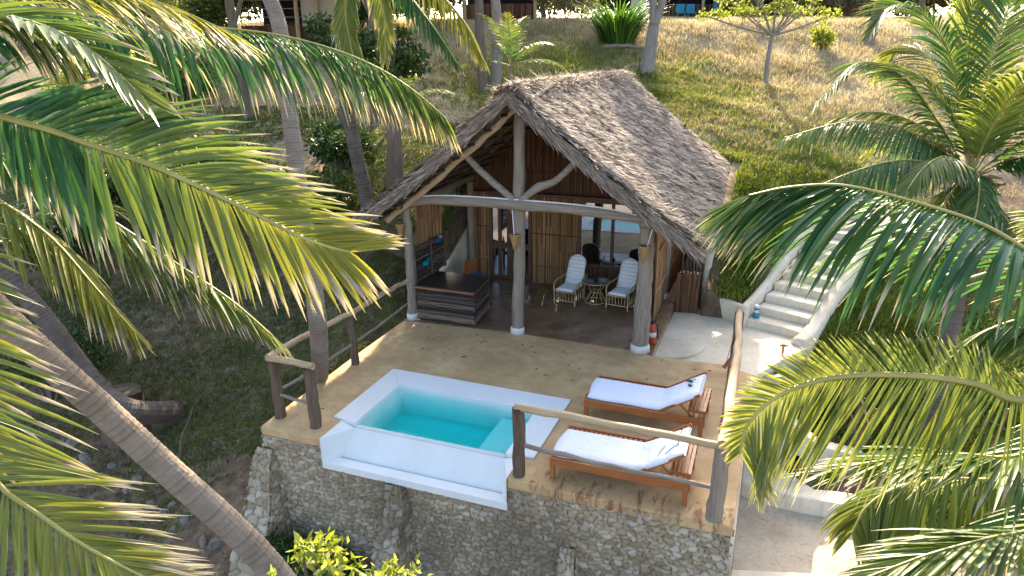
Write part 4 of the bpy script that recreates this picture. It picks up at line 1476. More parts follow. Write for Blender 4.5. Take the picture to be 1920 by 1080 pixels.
rattan_chair(-4.56, 16.08, R(-7), 'rattan armchair with white channelled cushion, left of the round glass table')
rattan_chair(-3.24, 16.2, R(-9), 'rattan armchair with white channelled cushion, right of the round glass table')
tb = thing('round_table', (-3.93, 16.3, .004), 'small round rattan table with dark glass top between the armchairs', 'table')
c = (-3.93, 16.3, .004)
MB().lathe([(.33, .53), (.345, .54), (.345, .555), (.33, .56)], c, 28).build('tabletop', MT['counter_top'], tb, True)
rb_ = MB()
for k in range(28):
    a, b = 2 * PI * k / 28, 2 * PI * (k + 1) / 28
    rb_.tube([(c[0] + .35 * math.cos(a), c[1] + .35 * math.sin(a), .545), (c[0] + .35 * math.cos(b), c[1] + .35 * math.sin(b), .545)], .014, 6, False)
rb_.build('rim', MT['rattan'], tb, True)
lg = MB()
for k in range(10):
    a = 2 * PI * k / 10
    lg.tube([(c[0] + .27 * math.cos(a), c[1] + .27 * math.sin(a), .01), (c[0] + .13 * math.cos(a + .25), c[1] + .13 * math.sin(a + .25), .28), (c[0] + .27 * math.cos(a + .5), c[1] + .27 * math.sin(a + .5), .53)], .014, 6)
for rr, z in ((.27, .015), (.13, .28)):
    P = [(c[0] + rr * math.cos(2 * PI * k / 20), c[1] + rr * math.sin(2 * PI * k / 20), z) for k in range(21)]
    lg.tube(P, .015, 6, False)
lg.build('base', MT['rattan'], tb, True)
ash = MB().lathe([(.05, 0), (.06, .015), (.055, .04), (.02, .045)], (-3.92, 16.28, .565), 14).lathe([(.02, .045), (.03, .09), (.01, .1)], (-3.92, 16.28, .565), 10).build('ornament', MT['dark'], None, True)
tag(ash, 'small dark bowl standing on the round glass table', 'bowl')

# bar counter and rack of bark poles
bar = thing('bar_counter', (-6.85, 14.2, .004), 'bar counter of stacked dark bark poles with a black top', 'counter')
x0, x1, y0, y1, hh = -7.58, -6.12, 13.62, 14.75, .84
def poles(p, q, n, name, vert=0.0):
    mb = MB()
    p, q = V(p), V(q)
    dd = (q - p).normalized()
    for k in range(n):
        z = .03 + (hh - .06) * (k + .5) / n
        log_tube(mb, p - dd * random.uniform(.0, .05) + V((0, 0, z)), q + dd * random.uniform(0, .045) + V((0, 0, z)), random.uniform(.015, .021), random.uniform(.013, .019), (0, random.uniform(-.012, .012), 0), 7, 7, .009, k, .2)
    return mb.build(name, MT['bark_pole'], bar, True)
poles((x0, y0, 0), (x1, y0, 0), 20, 'front_poles')
poles((x1, y0, 0), (x1 - .12, y1, 0), 20, 'side_poles')
MB().box((x0 + .03, y0 + .03, .005), (x1 - .15, y1 - .02, hh - .02)).build('carcass', MT['dark'], bar)
MB().prism([(x0 - .06, y0 - .05), (x1 + .04, y0 - .05), (x1 - .08, y1 + .05), (x0 - .06, y1 + .05)], hh, hh + .035).build('counter_top', MT['counter_top'], bar, bevel=.008)
mb = MB()
log_tube(mb, (x0 - .05, y0 - .07, hh + .0), (x1 + .03, y0 - .07, hh), .022, .022, (0, 0, 0), 7, 6, .005, 4)
mb.build('edge_pole', MT['teak_x'], bar, True)
rk = thing('pole_rack', (-7.68, 14.5, .9), 'screen of dark horizontal poles standing behind the bar counter', 'rack')
mb = MB()
for k in range(17):
    log_tube(mb, (-7.66, 13.66, .9 + k * .052), (-7.66, 15.3 - .05 * (k % 2), .9 + k * .05), .022, .02, (0, 0, 0), 6, 5, .006, k + 50, .15)
mb.build('poles', MT['bark_pole'], rk, True)
for y in (13.66, 14.5, 15.25):
    mb = MB()
    log_tube(mb, (-7.63, y, .88), (-7.63, y, 1.82), .03, .028, (0, 0, 0), 7, 4, .005, int(y * 9))
    mb.build('upright', MT['bark_pole'], rk, True)
def ornament(x, y, z, lab, m1, big):
    o_ = thing('ornament', (x, y, z), lab, 'ornament')
    s_ = 1.15 if big else .95
    MB().tube([(x, y - .12 * s_, z), (x + .02, y - .06 * s_, z + .02), (x + .02, y + .04, z + .03), (x, y + .12 * s_, z + .05)], [.025 * s_, .06 * s_, .055 * s_, .02], 9).build('body', MT[m1], o_, True)
    MB().tube([(x, y + .11 * s_, z + .05), (x, y + .16, z + .09), (x - .01, y + .22, z + .09)], [.022, .04, .012], 8).build('head', MT['cable'] if not big else MT[m1], o_, True)
    MB().tube([(x, y - .04, z), (x, y - .05, z - .1)], .01, 6).tube([(x, y + .03, z), (x, y + .04, z - .1)], .01, 6).build('legs', MT['dark'], o_, True)
ornament(-7.56, 14.05, 1.27, 'turquoise blue ornament low on the dark pole rack', 'teal', True)
ornament(-7.56, 14.72, 1.66, 'deep blue ornament with white head at the top of the dark pole rack', 'blue', False)
chb = thing('low_chair', (-7.1, 15.9, 0), 'brown wooden chair with blue seat behind the bar counter', 'chair')
m = T4(-7.1, 15.95, .004, R(65))
mb = MB()
for xx in (-.22, .22):
    for yy in (-.2, .2):
        mb.box((xx - .02, yy - .02, 0), (xx + .02, yy + .02, .4 if yy < 0 else .85), m)
mb.box((-.25, -.23, .401), (.25, .23, .43), m)
mb.build('frame', MT['teak_z'], chb, bevel=.004)
MB().box((-.22, -.2, .432), (.22, .17, .49), m).build('seat', MT['blue'], chb, bevel=.02)
MB().box((-.198, .185, .5), (.198, .215, .85), m).build('backrest', MT['teak_z'], chb, bevel=.01)


# ------------------------------------------------------------------ vegetation builders
def frond(parent, path, L=.75, n=75, p0=.14, a0=62, a1=28, lift=18, droop=.55, roll=0.0, w=.032, yl=(0, .2), dr=.3, seed=0,
          mat='frond', rad=.022, prof=None, sides=(1, 1), segs=6, clump=.0, side_ref=None, face=None):
    rg = random.Random(seed)
    K = 60
    P = smooth_path(path, K)
    S0 = side_ref
    if face is not None:
        mid = P[K // 2]
        S0 = (P[-1] - P[K // 4]).cross((CAMP - mid).normalized() * face[0] + V((0, 0, 1)) * face[1])
    if S0 is None:
        hd = P[-1] - P[0]
        hd.z = 0
        if hd.length < .05:
            hd = V((1, 0, 0))
        S0 = hd.normalized().cross(V((0, 0, 1)))
    S0 = V(S0).normalized()
    vs_, fs, mi, tt, rn_, yl_, dd_ = [], [], [], [], [], [], []
    # midrib
    nb = 6
    for i, p in enumerate(P):
        t_ = (P[min(i + 1, K)] - P[max(i - 1, 0)]).normalized()
        s_ = (S0 - t_ * S0.dot(t_)).normalized()
        n_ = s_.cross(t_)
        rr = rad * (1 - .85 * (i / K) ** .8) + .003
        for k in range(nb):
            a = 2 * PI * k / nb
            vs_.append(p + s_ * math.cos(a) * rr * 1.15 + n_ * math.sin(a) * rr * .75)
            tt.append(0); rn_.append(.5); yl_.append(0); dd_.append(0)
    for i in range(K):
        for k in range(nb):
            a, b = i * nb + k, i * nb + (k + 1) % nb
            fs.append((a, b, b + nb, a + nb)); mi.append(1)
    cl = {1: 0.0, -1: 0.0}
    for i in range(n):
        for sg, sw in ((1, sides[0]), (-1, sides[1])):
            if sw <= 0:
                continue
            u = p0 + (1 - p0) * min(1, (i + rg.uniform(-.25, .25) + .5) / n)
            sp_ = (u - p0) / (1 - p0)
            f = u * K
            k0 = min(int(f), K - 1)
            p = P[k0].lerp(P[k0 + 1], f - k0)
            t_ = (P[min(k0 + 1, K)] - P[max(k0 - 1, 0)]).normalized()
            s_ = (S0 - t_ * S0.dot(t_)).normalized()
            n_ = s_.cross(t_)
            if roll:
                c_, q_ = math.cos(roll), math.sin(roll)
                s_, n_ = s_ * c_ + n_ * q_, n_ * c_ - s_ * q_
            if i % 7 == 0:
                cl[sg] = rg.uniform(-1, 1) * clump
            an = R(a0 + (a1 - a0) * sp_ + rg.uniform(-5, 5)) + cl[sg]
            lf = R(lift + rg.uniform(-7, 7))
            d = t_ * math.cos(an) + (s_ * sg * math.cos(lf) + n_ * math.sin(lf)) * math.sin(an)
            ln = L * sw * ((.55 + .45 * min(1, sp_ / .22)) * (1 - .62 * max(0, (sp_ - .35) / .65) ** 1.6)) * rg.uniform(.86, 1.08)
            if prof:
                ln = L * sw * prof(sp_) * rg.uniform(.88, 1.08)
            ww = w * rg.uniform(.85, 1.15) * (1 - .35 * sp_)
            dp = droop * rg.uniform(.75, 1.3)
            r_ = rg.random()
            y_ = yl[0] + (yl[1] - yl[0]) * sp_ + rg.uniform(-.16, .16)
            y_ = max(0, min(1, y_))
            dy = max(0, min(1, dr * (.35 + .95 * sp_) + rg.uniform(-.3, .3)))
            b0 = len(vs_)
            q = p.copy()
            tw = rg.uniform(-.35, .35)
            for k in range(segs + 1):
                t1 = k / segs
                wd = ww * (min(1, .35 + t1 * 3.2) * (1 - max(0, (t1 - .5) / .5) ** 1.7) + .03)
                x = d.cross(n_)
                if x.length < 1e-3:
                    x = s_.copy()
                x.normalize()
                y2 = x.cross(d)
                x2 = x * math.cos(tw) + y2 * math.sin(tw)
                y3 = x2.cross(d)
                vs_ += [q - x2 * wd, q - y3 * wd * .55, q + x2 * wd]
                for _ in range(3):
                    tt.append(t1); rn_.append(r_); yl_.append(y_); dd_.append(dy)
                d = (d + V((0, 0, -1)) * dp * (ln / segs) * (1.0 + 1.6 * t1)).normalized()
                q = q + d * (ln / segs)
            for k in range(segs):
                a = b0 + k * 3
                fs += [(a, a + 1, a + 4, a + 3), (a + 1, a + 2, a + 5, a + 4)]
                mi += [0, 0]
    return mesh_np('frond', [tuple(q) for q in vs_], np.array(fs), [MT[mat], MT['rachis']], parent, {'tt': tt, 'rn': rn_, 'yl': yl_, 'dr': dd_}, mi, smooth=False)


def arc_path(c, az, el, ln, bend, k=7, az2=0.0):
    """frond path leaving c at azimuth az (0=+x, ccw), elevation el, curving down by bend in total"""
    pts = [V(c)]
    d = el
    a = az
    for i in range(k):
        pts.append(pts[-1] + V((math.cos(a) * math.cos(d), math.sin(a) * math.cos(d), math.sin(d))) * (ln / k))
        d -= bend / k * (.5 + i / k)
        a += az2 / k
    return pts


def palm_trunk(parent, pts, r0_, r1_, mat='palm_bark', flare=.35, seed=1, n=14):
    P0 = smooth_path(pts, 60)
    ln = sum((P0[i + 1] - P0[i]).length for i in range(60))
    m = int(ln / .02)
    P = smooth_path(pts, m)
    rg = random.Random(seed)
    rad, ringv = [], []
    ph = 0.0
    for i in range(m + 1):
        t_ = i / m
        ph += .02 / rg.uniform(.05, .085)
        rr = r0_ + (r1_ - r0_) * t_
        rr *= 1 + flare * max(0, 1 - t_ * ln / .7) ** 2
        rad.append(rr * (1 + .05 * (ph % 1.0) - .02))
        ringv.append(ph % 1.0)
    mb = MB()
    mb.tube(P, rad, n, True, .035, seed)
    o_ = mb.build('trunk', MT[mat], parent, False)
    at_ = o_.data.attributes.new('ring', 'FLOAT', 'POINT')
    at_.data.foreach_set('value', np.repeat(np.array(ringv, dtype=np.float32), n))
    return o_


def leaf_cloud(cent, nrm_bias, size, aspect=.5, up_bias=.3, rn=None):
    """diamond leaves, folded; cent (N,3)"""
    N = len(cent)
    d = RNG.normal(0, 1, (N, 3)) + nrm_bias
    d /= np.linalg.norm(d, axis=1)[:, None]
    h = RNG.normal(0, 1, (N, 3)) + np.array([0, 0, up_bias])
    w = np.cross(d, h)
    w /= np.linalg.norm(w, axis=1)[:, None] + 1e-9
    nn = np.cross(w, d)
    s = (size * RNG.uniform(.65, 1.25, N))[:, None]
    a = cent
    b = cent + d * s * .5 + w * s * aspect * .5 + nn * s * .07
    c = cent + d * s
    e = cent + d * s * .5 - w * s * aspect * .5 + nn * s * .07
    vs_ = np.stack([a, b, c, e], 1).reshape(-1, 3)
    f = np.arange(N * 4).reshape(-1, 4)
    F = np.concatenate([f[:, [0, 1, 2]], f[:, [0, 2, 3]]])
    r_ = RNG.random(N) if rn is None else np.clip(rn, 0, 1)
    return vs_, F, np.repeat(r_, 4)


def crown(parent, blobs, n, size, mat, name='crown', aspect=.5, hollow=.5):
    """blobs: list of (centre, radius vec)"""
    vol = np.array([r_[0] * r_[1] * r_[2] for _, r_ in blobs]) ** .7
    pk_ = RNG.choice(len(blobs), n, p=vol / vol.sum())
    C = np.array([tuple(b[0]) for b in blobs])[pk_]
    Rr = np.array([b[1] for b in blobs])[pk_]
    d = RNG.normal(0, 1, (n, 3))
    d /= np.linalg.norm(d, axis=1)[:, None]
    rad = hollow + (1 - hollow) * RNG.random(n)
    # clumping
    ang = np.sin(d[:, 0] * 5 + pk_) * np.sin(d[:, 1] * 6 + pk_ * 2) * np.sin(d[:, 2] * 5)
    rad *= 1 + .25 * ang
    cent = C + d * Rr * rad[:, None]
    vs_, F, r_ = leaf_cloud(cent, d * .8, size, aspect)
    return mesh_np(name, vs_, F, MT[mat], parent, {'rn': r_})


def tree(name, base, h, label, mat='leaf_dark', leaves=5000, size=.16, cr=(1.8, 1.8, 1.4), trunk_r=.13, nb=7, lean=(0, 0), group=None, cat='tree', bark='bark', seed=1, crown_z=.72, aspect=.5):
    rg = random.Random(seed)
    root = thing(name, tuple(base), label, cat, group)
    top = V(base) + V((lean[0], lean[1], h * crown_z))
    mb = MB()
    pts = smooth_path([V(base) + V((0, 0, -.3)), V(base).lerp(top, .35) + V((rg.uniform(-.15, .15), rg.uniform(-.15, .15), 0)), V(base).lerp(top, .7) + V((rg.uniform(-.2, .2), rg.uniform(-.2, .2), 0)), top], 14)
    mb.tube(pts, [trunk_r * (1.25 - .75 * i / 14) for i in range(15)], 9, True, .15, seed)
    blobs = []
    for k in range(nb):
        a = 2 * PI * k / nb + rg.uniform(-.4, .4)
        rr = rg.uniform(.35, .95)
        st_ = pts[rg.randint(6, 13)]
        e = V((top.x + math.cos(a) * cr[0] * rr, top.y + math.sin(a) * cr[1] * rr, top.z + rg.uniform(-.5, .9) * cr[2]))
        mid = st_.lerp(e, .5) + V((0, 0, .15))
        mb.tube(smooth_path([st_, mid, e], 6), [trunk_r * .45 * (1 - .75 * i / 6) for i in range(7)], 6, True, .1, k)
        q = rg.uniform(.32, .55)
        blobs.append((e, (cr[0] * q, cr[1] * q, cr[2] * q * .85)))
    mb.build('trunk', MT[bark], root, True)
    crown(root, blobs, leaves, size, mat, aspect=aspect)
    return root


# ------------------------------------------------------------------ near left palm (crown just outside the frame)
pl = thing('coconut_palm', (-3.3, 5.6, -3), 'leaning coconut palm with ringed grey trunk crossing the lower left foreground', 'palm tree')
cl = at(-300, 190, 4.8)
b1, b2, b3 = at(520, 1080, 7.5), at(270, 840, 6.8), at(0, 590, 6)
base = gp(-3.7, 5.15)
palm_trunk(pl, [base + V((0, 0, -.2)), base.lerp(b1, .5) + V((.12, .05, 0)), b1, b2, b3, b3.lerp(cl, .55) + V((-.12, 0, .05)), cl], .175, .10, 'palm_bark', .3, 3, 18)
FL = [
    # rachis pixels with depth, options
    ([cl, at(-120, 185, 4.7), at(0, 218, 4.6), at(85, 241, 4.5), at(159, 267, 4.45), at(278, 307, 4.35), at(370, 348, 4.3), at(463, 393, 4.25), at(556, 440, 4.2), at(615, 462, 4.2), at(655, 472, 4.2)],
     dict(L=.88, n=118, p0=.1, a0=50, a1=24, lift=2, droop=.28, yl=(-.3, 1.1), dr=.45, w=.02, seed=1, rad=.026, clump=.1, face=(1, .25))),
    ([cl, at(-150, 70, 5.6), at(55, 30, 6), at(222, 31, 6.1), at(370, 48, 6.1), at(518, 65, 6.1), at(630, 94, 6.1), at(714, 130, 6.1), at(781, 174, 6.1), at(836, 222, 6.1)],
     dict(L=.95, n=135, p0=.1, a0=58, a1=26, lift=-30, droop=1.3, yl=(-.3, .3), dr=.5, w=.019, seed=2, rad=.024, clump=.1)),
    ([cl, at(-180, 330, 4.4), at(-100, 620, 4.1), at(-60, 810, 4.0), at(0, 910, 3.95), at(74, 965, 3.95), at(148, 1017, 3.95), at(222, 1058, 3.95), at(300, 1095, 4.0)],
     dict(L=.82, n=64, p0=.12, a0=56, a1=26, lift=0, droop=.16, yl=(.35, .8), dr=.85, w=.016, seed=3, rad=.02, face=(1, .3), clump=.14)),
    ([cl, at(-230, 290, 4.6), at(-140, 450, 4.5), at(-70, 620, 4.45), at(-40, 760, 4.4), at(-30, 900, 4.4)],
     dict(L=.6, n=22, p0=.2, a0=60, a1=40, lift=-5, droop=.25, yl=(.3, .75), dr=.75, w=.018, seed=4, rad=.02, clump=.15)),
    ([cl, at(-180, 260, 5.2), at(-40, 350, 5.4), at(90, 440, 5.5), at(180, 540, 5.55), at(252, 621, 5.6)],
     dict(L=.75, n=66, p0=.2, a0=45, a1=20, lift=-18, droop=.6, yl=(.3, .8), dr=.35, w=.018, seed=5, rad=.018)),
    ([cl, at(-120, 230, 5.6), at(60, 320, 5.9), at(220, 420, 6.0), at(333, 495, 6.1), at(430, 560, 6.1), at(511, 629, 6.1)],
     dict(L=.8, n=80, p0=.15, a0=45, a1=18, lift=-15, droop=.6, yl=(.1, .45), dr=.35, w=.018, seed=6, rad=.018)),
    ([cl, at(-180, 20, 4.8), at(-20, -40, 5), at(150, -30, 5.1), at(300, 5, 5.2), at(430, 60, 5.2)],
     dict(L=.95, n=70, p0=.1, a0=52, a1=26, lift=-10, droop=.55, yl=(.55, .8), dr=.7, w=.018, seed=7, rad=.02, clump=.2)),
    ([cl, at(-240, 60, 5.2), at(-140, -20, 5.6), at(0, 10, 5.9), at(110, 90, 6.1), at(180, 190, 6.2)],
     dict(L=.9, n=66, p0=.12, a0=52, a1=26, lift=-20, droop=.7, yl=(.2, .5), dr=.6, w=.018, seed=8, rad=.02, clump=.2)),
]
for pth, kw in FL:
    frond(pl, pth, **kw)
for k in range(7):     # the rest of the crown, away from the view
    az = YAW + R(150 + k * 32)
    frond(pl, arc_path(cl, az, R(55 - 12 * (k % 4)), 2.9, R(95)), L=.7, n=48, droop=.5, seed=40 + k, yl=(.1, .4))
cn = MB()
for k in range(7):
    a = k * .9
    cn.lathe([(.01, -.13), (.09, -.08), (.11, 0), (.09, .09), (.01, .14)], tuple(cl + V((.2 * math.cos(a), .2 * math.sin(a), -.22 - .05 * (k % 3)))), 10)
cn.build('coconuts', MT['leaf_husk'] if 'leaf_husk' in MT else MT['rachis'], pl, True)

# ------------------------------------------------------------------ near right palm
pr = thing('coconut_palm', (3.4, 6.6, -2), 'nearest right coconut palm with long glossy fronds reaching over the staircase', 'palm tree')
cr_ = at(2150, 650, 5.4)
pb = gp(cr_.x + .5, cr_.y - .3)
palm_trunk(pr, [pb + V((0, 0, -.2)), pb.lerp(cr_, .5) + V((.1, 0, 0)), cr_], .2, .14, 'palm_bark', .4, 5)
FR = [
    ([cr_, at(2040, 545, 5.1), at(1920, 466, 4.8), at(1835, 418, 4.65), at(1724, 381, 4.5), at(1613, 353, 4.4), at(1550, 346, 4.4), at(1470, 352, 4.4), at(1405, 366, 4.4)],
     dict(L=1.12, n=104, p0=.12, a0=50, a1=20, lift=-34, droop=.62, yl=(-.1, .2), dr=.12, w=.022, seed=11, rad=.026, clump=.12)),
    ([cr_, at(2030, 680, 4.9), at(1920, 747, 4.6), at(1835, 721, 4.45), at(1743, 706, 4.35), at(1613, 703, 4.3), at(1521, 717, 4.3), at(1447, 750, 4.3), at(1400, 800, 4.3), at(1388, 850, 4.3)],
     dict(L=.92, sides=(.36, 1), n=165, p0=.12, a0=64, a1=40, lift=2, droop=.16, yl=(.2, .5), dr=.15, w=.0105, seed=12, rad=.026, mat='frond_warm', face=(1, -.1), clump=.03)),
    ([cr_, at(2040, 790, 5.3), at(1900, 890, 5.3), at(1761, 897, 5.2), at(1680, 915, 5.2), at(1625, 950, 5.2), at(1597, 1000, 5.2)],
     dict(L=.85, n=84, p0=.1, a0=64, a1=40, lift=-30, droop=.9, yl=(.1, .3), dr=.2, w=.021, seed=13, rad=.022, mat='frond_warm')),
    ([cr_, at(2060, 760, 4.9), at(1920, 850, 4.7), at(1800, 852, 4.6), at(1690, 858, 4.55), at(1560, 880, 4.5)],
     dict(L=.85, n=76, p0=.1, a0=42, a1=14, lift=0, droop=.3, yl=(.05, .3), dr=.15, w=.021, seed=14, rad=.022, roll=-.3)),
    ([cr_, at(2060, 880, 4.9), at(1960, 980, 4.7), at(1850, 1010, 4.6), at(1740, 1040, 4.6), at(1620, 1085, 4.6)],
     dict(L=.8, n=76, p0=.1, a0=46, a1=18, lift=5, droop=.3, yl=(.1, .3), dr=.15, w=.022, seed=15, rad=.022, roll=-.3)),
    ([cr_, at(2060, 600, 5.6), at(1960, 590, 5.8), at(1850, 620, 5.9), at(1760, 690, 6)],
     dict(L=.7, n=50, p0=.15, a0=46, a1=18, lift=-25, droop=.8, yl=(0, .3), dr=.15, w=.022, seed=16, rad=.02)),
]
for pth, kw in FR:
    frond(pr, pth, **kw)
for k in range(7):
    az = YAW + R(-110 + k * 30)
    frond(pr, arc_path(cr_, az, R(60 - 14 * (k % 4)), 3.0, R(90)), L=.75, n=48, droop=.5, seed=60 + k, yl=(.05, .3))

# ------------------------------------------------------------------ mid right palm beside the stairs
pm = thing('coconut_palm', (3.45, 14.4, 0), 'full green coconut palm standing in the grass right of the stairs', 'palm tree')
cm = V((3.46, 15.2, 3.72))
mbs = gp(3.5, 14.5)
palm_trunk(pm, [mbs + V((0, 0, -.2)), mbs.lerp(cm, .5) + V((.06, -.1, 0)), cm], .19, .16, 'palm_bark_dark', .5, 7)
FM = [
    ([cm, at(1770, 285, 12.8), at(1690, 240, 12.3), at(1590, 228, 12), at(1470, 258, 11.6)], dict(L=.95, n=90, lift=-32, droop=.9, a0=52, a1=22, w=.022, seed=21)),
    ([cm, at(1765, 240, 13.3), at(1700, 150, 13.5), at(1610, 118, 13.5), at(1530, 195, 13.2)], dict(L=.95, n=90, lift=-10, droop=.5, a0=56, a1=24, w=.021, seed=22, yl=(0, .3))),
    ([cm, at(1798, 192, 13.2), at(1776, 92, 12.9), at(1724, 22, 12.6), at(1669, 14, 12.4), at(1636, 55, 12.3)], dict(L=1.0, n=100, lift=5, droop=.35, a0=60, a1=26, w=.022, seed=23)),
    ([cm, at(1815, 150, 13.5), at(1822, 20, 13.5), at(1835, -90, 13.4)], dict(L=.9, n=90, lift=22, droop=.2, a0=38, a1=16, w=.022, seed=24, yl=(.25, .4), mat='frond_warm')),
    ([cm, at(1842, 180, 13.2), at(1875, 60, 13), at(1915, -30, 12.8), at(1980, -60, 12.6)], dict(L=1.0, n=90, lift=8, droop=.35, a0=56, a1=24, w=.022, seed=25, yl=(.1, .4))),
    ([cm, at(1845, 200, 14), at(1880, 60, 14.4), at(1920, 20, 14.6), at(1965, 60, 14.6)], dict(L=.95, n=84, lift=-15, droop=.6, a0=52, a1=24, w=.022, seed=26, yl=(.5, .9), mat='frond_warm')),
    ([cm, at(1880, 250, 13), at(1950, 200, 12.7), at(2040, 220, 12.4), at(2110, 320, 12.2)], dict(L=1.0, n=84, lift=-20, droop=.7, a0=54, a1=24, w=.022, seed=27)),
    ([cm, at(1890, 300, 12.5), at(1960, 300, 12), at(2020, 370, 11.6), at(2060, 470, 11.4)], dict(L=.9, n=84, lift=-25, droop=.8, a0=54, a1=24, w=.022, seed=28)),
    ([cm, at(1765, 310, 12.3), at(1690, 300, 11.8), at(1610, 318, 11.4), at(1530, 350, 11.1)], dict(L=.85, n=90, lift=-30, droop=.95, a0=54, a1=22, w=.021, seed=29)),
    ([cm, at(1785, 360, 12.4), at(1745, 430, 12), at(1725, 520, 11.8)], dict(L=.8, n=54, lift=-20, droop=.7, a0=50, a1=22, w=.02, seed=30, yl=(.3, .6))),
    ([cm, at(1850, 370, 12.4), at(1900, 430, 12), at(1930, 530, 11.8)], dict(L=.8, n=54, lift=-20, droop=.7, a0=50, a1=22, w=.02, seed=31)),
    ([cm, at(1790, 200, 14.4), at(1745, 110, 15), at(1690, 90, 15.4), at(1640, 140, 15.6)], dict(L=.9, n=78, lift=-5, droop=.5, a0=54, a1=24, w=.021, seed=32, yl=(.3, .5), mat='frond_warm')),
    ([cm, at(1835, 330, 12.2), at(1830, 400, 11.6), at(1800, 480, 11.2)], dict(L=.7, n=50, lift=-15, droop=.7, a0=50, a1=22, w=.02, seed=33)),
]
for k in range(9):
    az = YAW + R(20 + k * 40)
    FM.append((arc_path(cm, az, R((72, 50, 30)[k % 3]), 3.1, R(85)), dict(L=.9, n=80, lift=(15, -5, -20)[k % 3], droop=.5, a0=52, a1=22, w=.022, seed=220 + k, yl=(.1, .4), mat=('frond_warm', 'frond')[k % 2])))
for pth, kw in FM:
    kw.setdefault('dr', .1)
    kw.setdefault('yl', (0, .25))
    frond(pm, pth, **kw)

hb = MB()
for k in range(26):
    a = k * 2.4
    st_ = cm + V((.12 * math.cos(a), .12 * math.sin(a), -.45 + .02 * k))
    e = st_ + V((math.cos(a) * random.uniform(.2, .5), math.sin(a) * random.uniform(.2, .5), random.uniform(.1, .55) - .012 * k))
    hb.tube([st_, st_.lerp(e, .5) + V((0, 0, .06)), e], [.045, .035, .012], 6, True, .1, k)
hb.build('leaf_bases', MT['bamboo'], pm, True)

# ------------------------------------------------------------------ tall palms on the left bank
pa = thing('coconut_palm', (-8.6, 11.0, -.6), 'tall slim coconut palm rising beside the deck left edge', 'palm tree')
ca = V((-9.6, 10.2, 9.4))
ba = gp(-8.62, 11.0)
p_mid = [at(597, 620, 11.85), at(580, 480, 11.7), at(558, 330, 11.6), at(535, 160, 11.5), at(507, 0, 11.5)]
palm_trunk(pa, [V((-8.6, 10.98, -1.0))] + p_mid + [ca], .16, .12, 'palm_bark', .2, 9)
for k in range(16):
    az = 2 * PI * k / 16 + .2
    frond(pa, arc_path(ca, az, R((62, 30, 8)[k % 3]), 3.4, R(100)), L=.85, n=58, droop=.6, lift=-8, seed=100 + k, yl=(.1, .4), dr=.25)
pc = thing('coconut_palm', (-10.35, 16.1, 2), 'dark stemmed coconut palm behind the hut left eave with drooping fronds', 'palm tree')
cc = at(690, -170, 15.2)
palm_trunk(pc, [gp(-10.35, 16.1, -.3), at(688, 378, 18.6), at(655, 222, 17.6), at(640, 60, 16.4), at(655, -60, 15.6), cc], .2, .14, 'palm_bark_dark', .3, 11)
FC = [
    ([cc, at(735, -60, 14.6), at(775, 0, 14.2), at(820, 60, 14), at(858, 120, 13.9)], dict(L=.8, n=78, lift=-20, droop=.8, a0=40, a1=15, w=.022, seed=121, yl=(-.1, .2))),
    ([cc, at(760, -90, 14.4), at(820, -20, 14), at(870, 40, 13.8), at(905, 110, 13.7)], dict(L=.9, n=62, lift=-25, droop=.9, a0=40, a1=15, w=.022, seed=122, yl=(.6, .9))),
    ([cc, at(665, -80, 14.8), at(648, 10, 14.5), at(655, 70, 14.4), at(668, 130, 14.3)], dict(L=.85, n=78, lift=-10, droop=.5, a0=34, a1=14, w=.022, seed=123, yl=(.3, .6))),
    ([cc, at(700, -60, 14.6), at(720, 30, 14.3), at(722, 110, 14.2)], dict(L=.75, n=54, lift=-10, droop=.6, a0=34, a1=14, w=.022, seed=124, yl=(.4, .8))),
]
for pth, kw in FC:
    frond(pc, pth, **kw)
for k in range(9):
    az = YAW + R(60 + 34 * k)
    frond(pc, arc_path(cc, az, R((60, 32, 12)[k % 3]), 3.2, R(95)), L=.8, n=50, droop=.6, lift=-8, seed=130 + k, yl=(.1, .5))
# leaning grey trunk lying low on the bank
pd = thing('coconut_palm', (-12.3, 10.1, -1.6), 'low curving grey palm trunk lying along the dark left bank', 'palm tree')
q0 = gp(-12.2, 10.1)
cd_ = at(-60, 430, 12.6)
palm_trunk(pd, [q0 + V((.35, -.1, .02)), at(245, 770, 13.3), at(185, 730, 13.3), at(130, 660, 13.2), at(70, 580, 13), cd_], .24, .16, 'palm_bark_dark', .1, 13)
for k in range(10):
    az = 2 * PI * k / 10
    frond(pd, arc_path(cd_, az, R((55, 28, 8)[k % 3]), 3.0, R(95)), L=.75, n=46, droop=.6, seed=150 + k, yl=(.1, .5))

# young palms on the slope
def young_palm(x, y, h, label, n, ln, seed, lean=(0, 0), yl=(.2, .5), el=(70, 45, 20), tr=.07):
    b = gp(x, y)
    root = thing('young_palm', tuple(b), label, 'palm tree')
    c = b + V((lean[0], lean[1], h))
    palm_trunk(root, [b + V((0, 0, -.15)), b.lerp(c, .5), c], tr, tr * .8, 'palm_bark', .3, seed)
    for k in range(n):
        az = 2 * PI * k / n + seed
        frond(root, arc_path(c, az, R(el[k % len(el)]), ln, R(80)), L=ln * .24, n=36, droop=.6, lift=-5, seed=seed * 31 + k, yl=yl, mat='frond', w=.015, rad=.009)
yb_ = at(735, 152, 21)
young_palm(-12.3, 20.9, .55, 'young green palm with arching fronds on the slope left of the roof', 9, 2.4, 3, el=(80, 60, 42))
young_palm(-9.15, 24.0, 1.5, 'thin spindly young palm just behind the roof ridge', 7, 2.2, 5, el=(80, 45, 20), tr=.05, yl=(.1, .5))


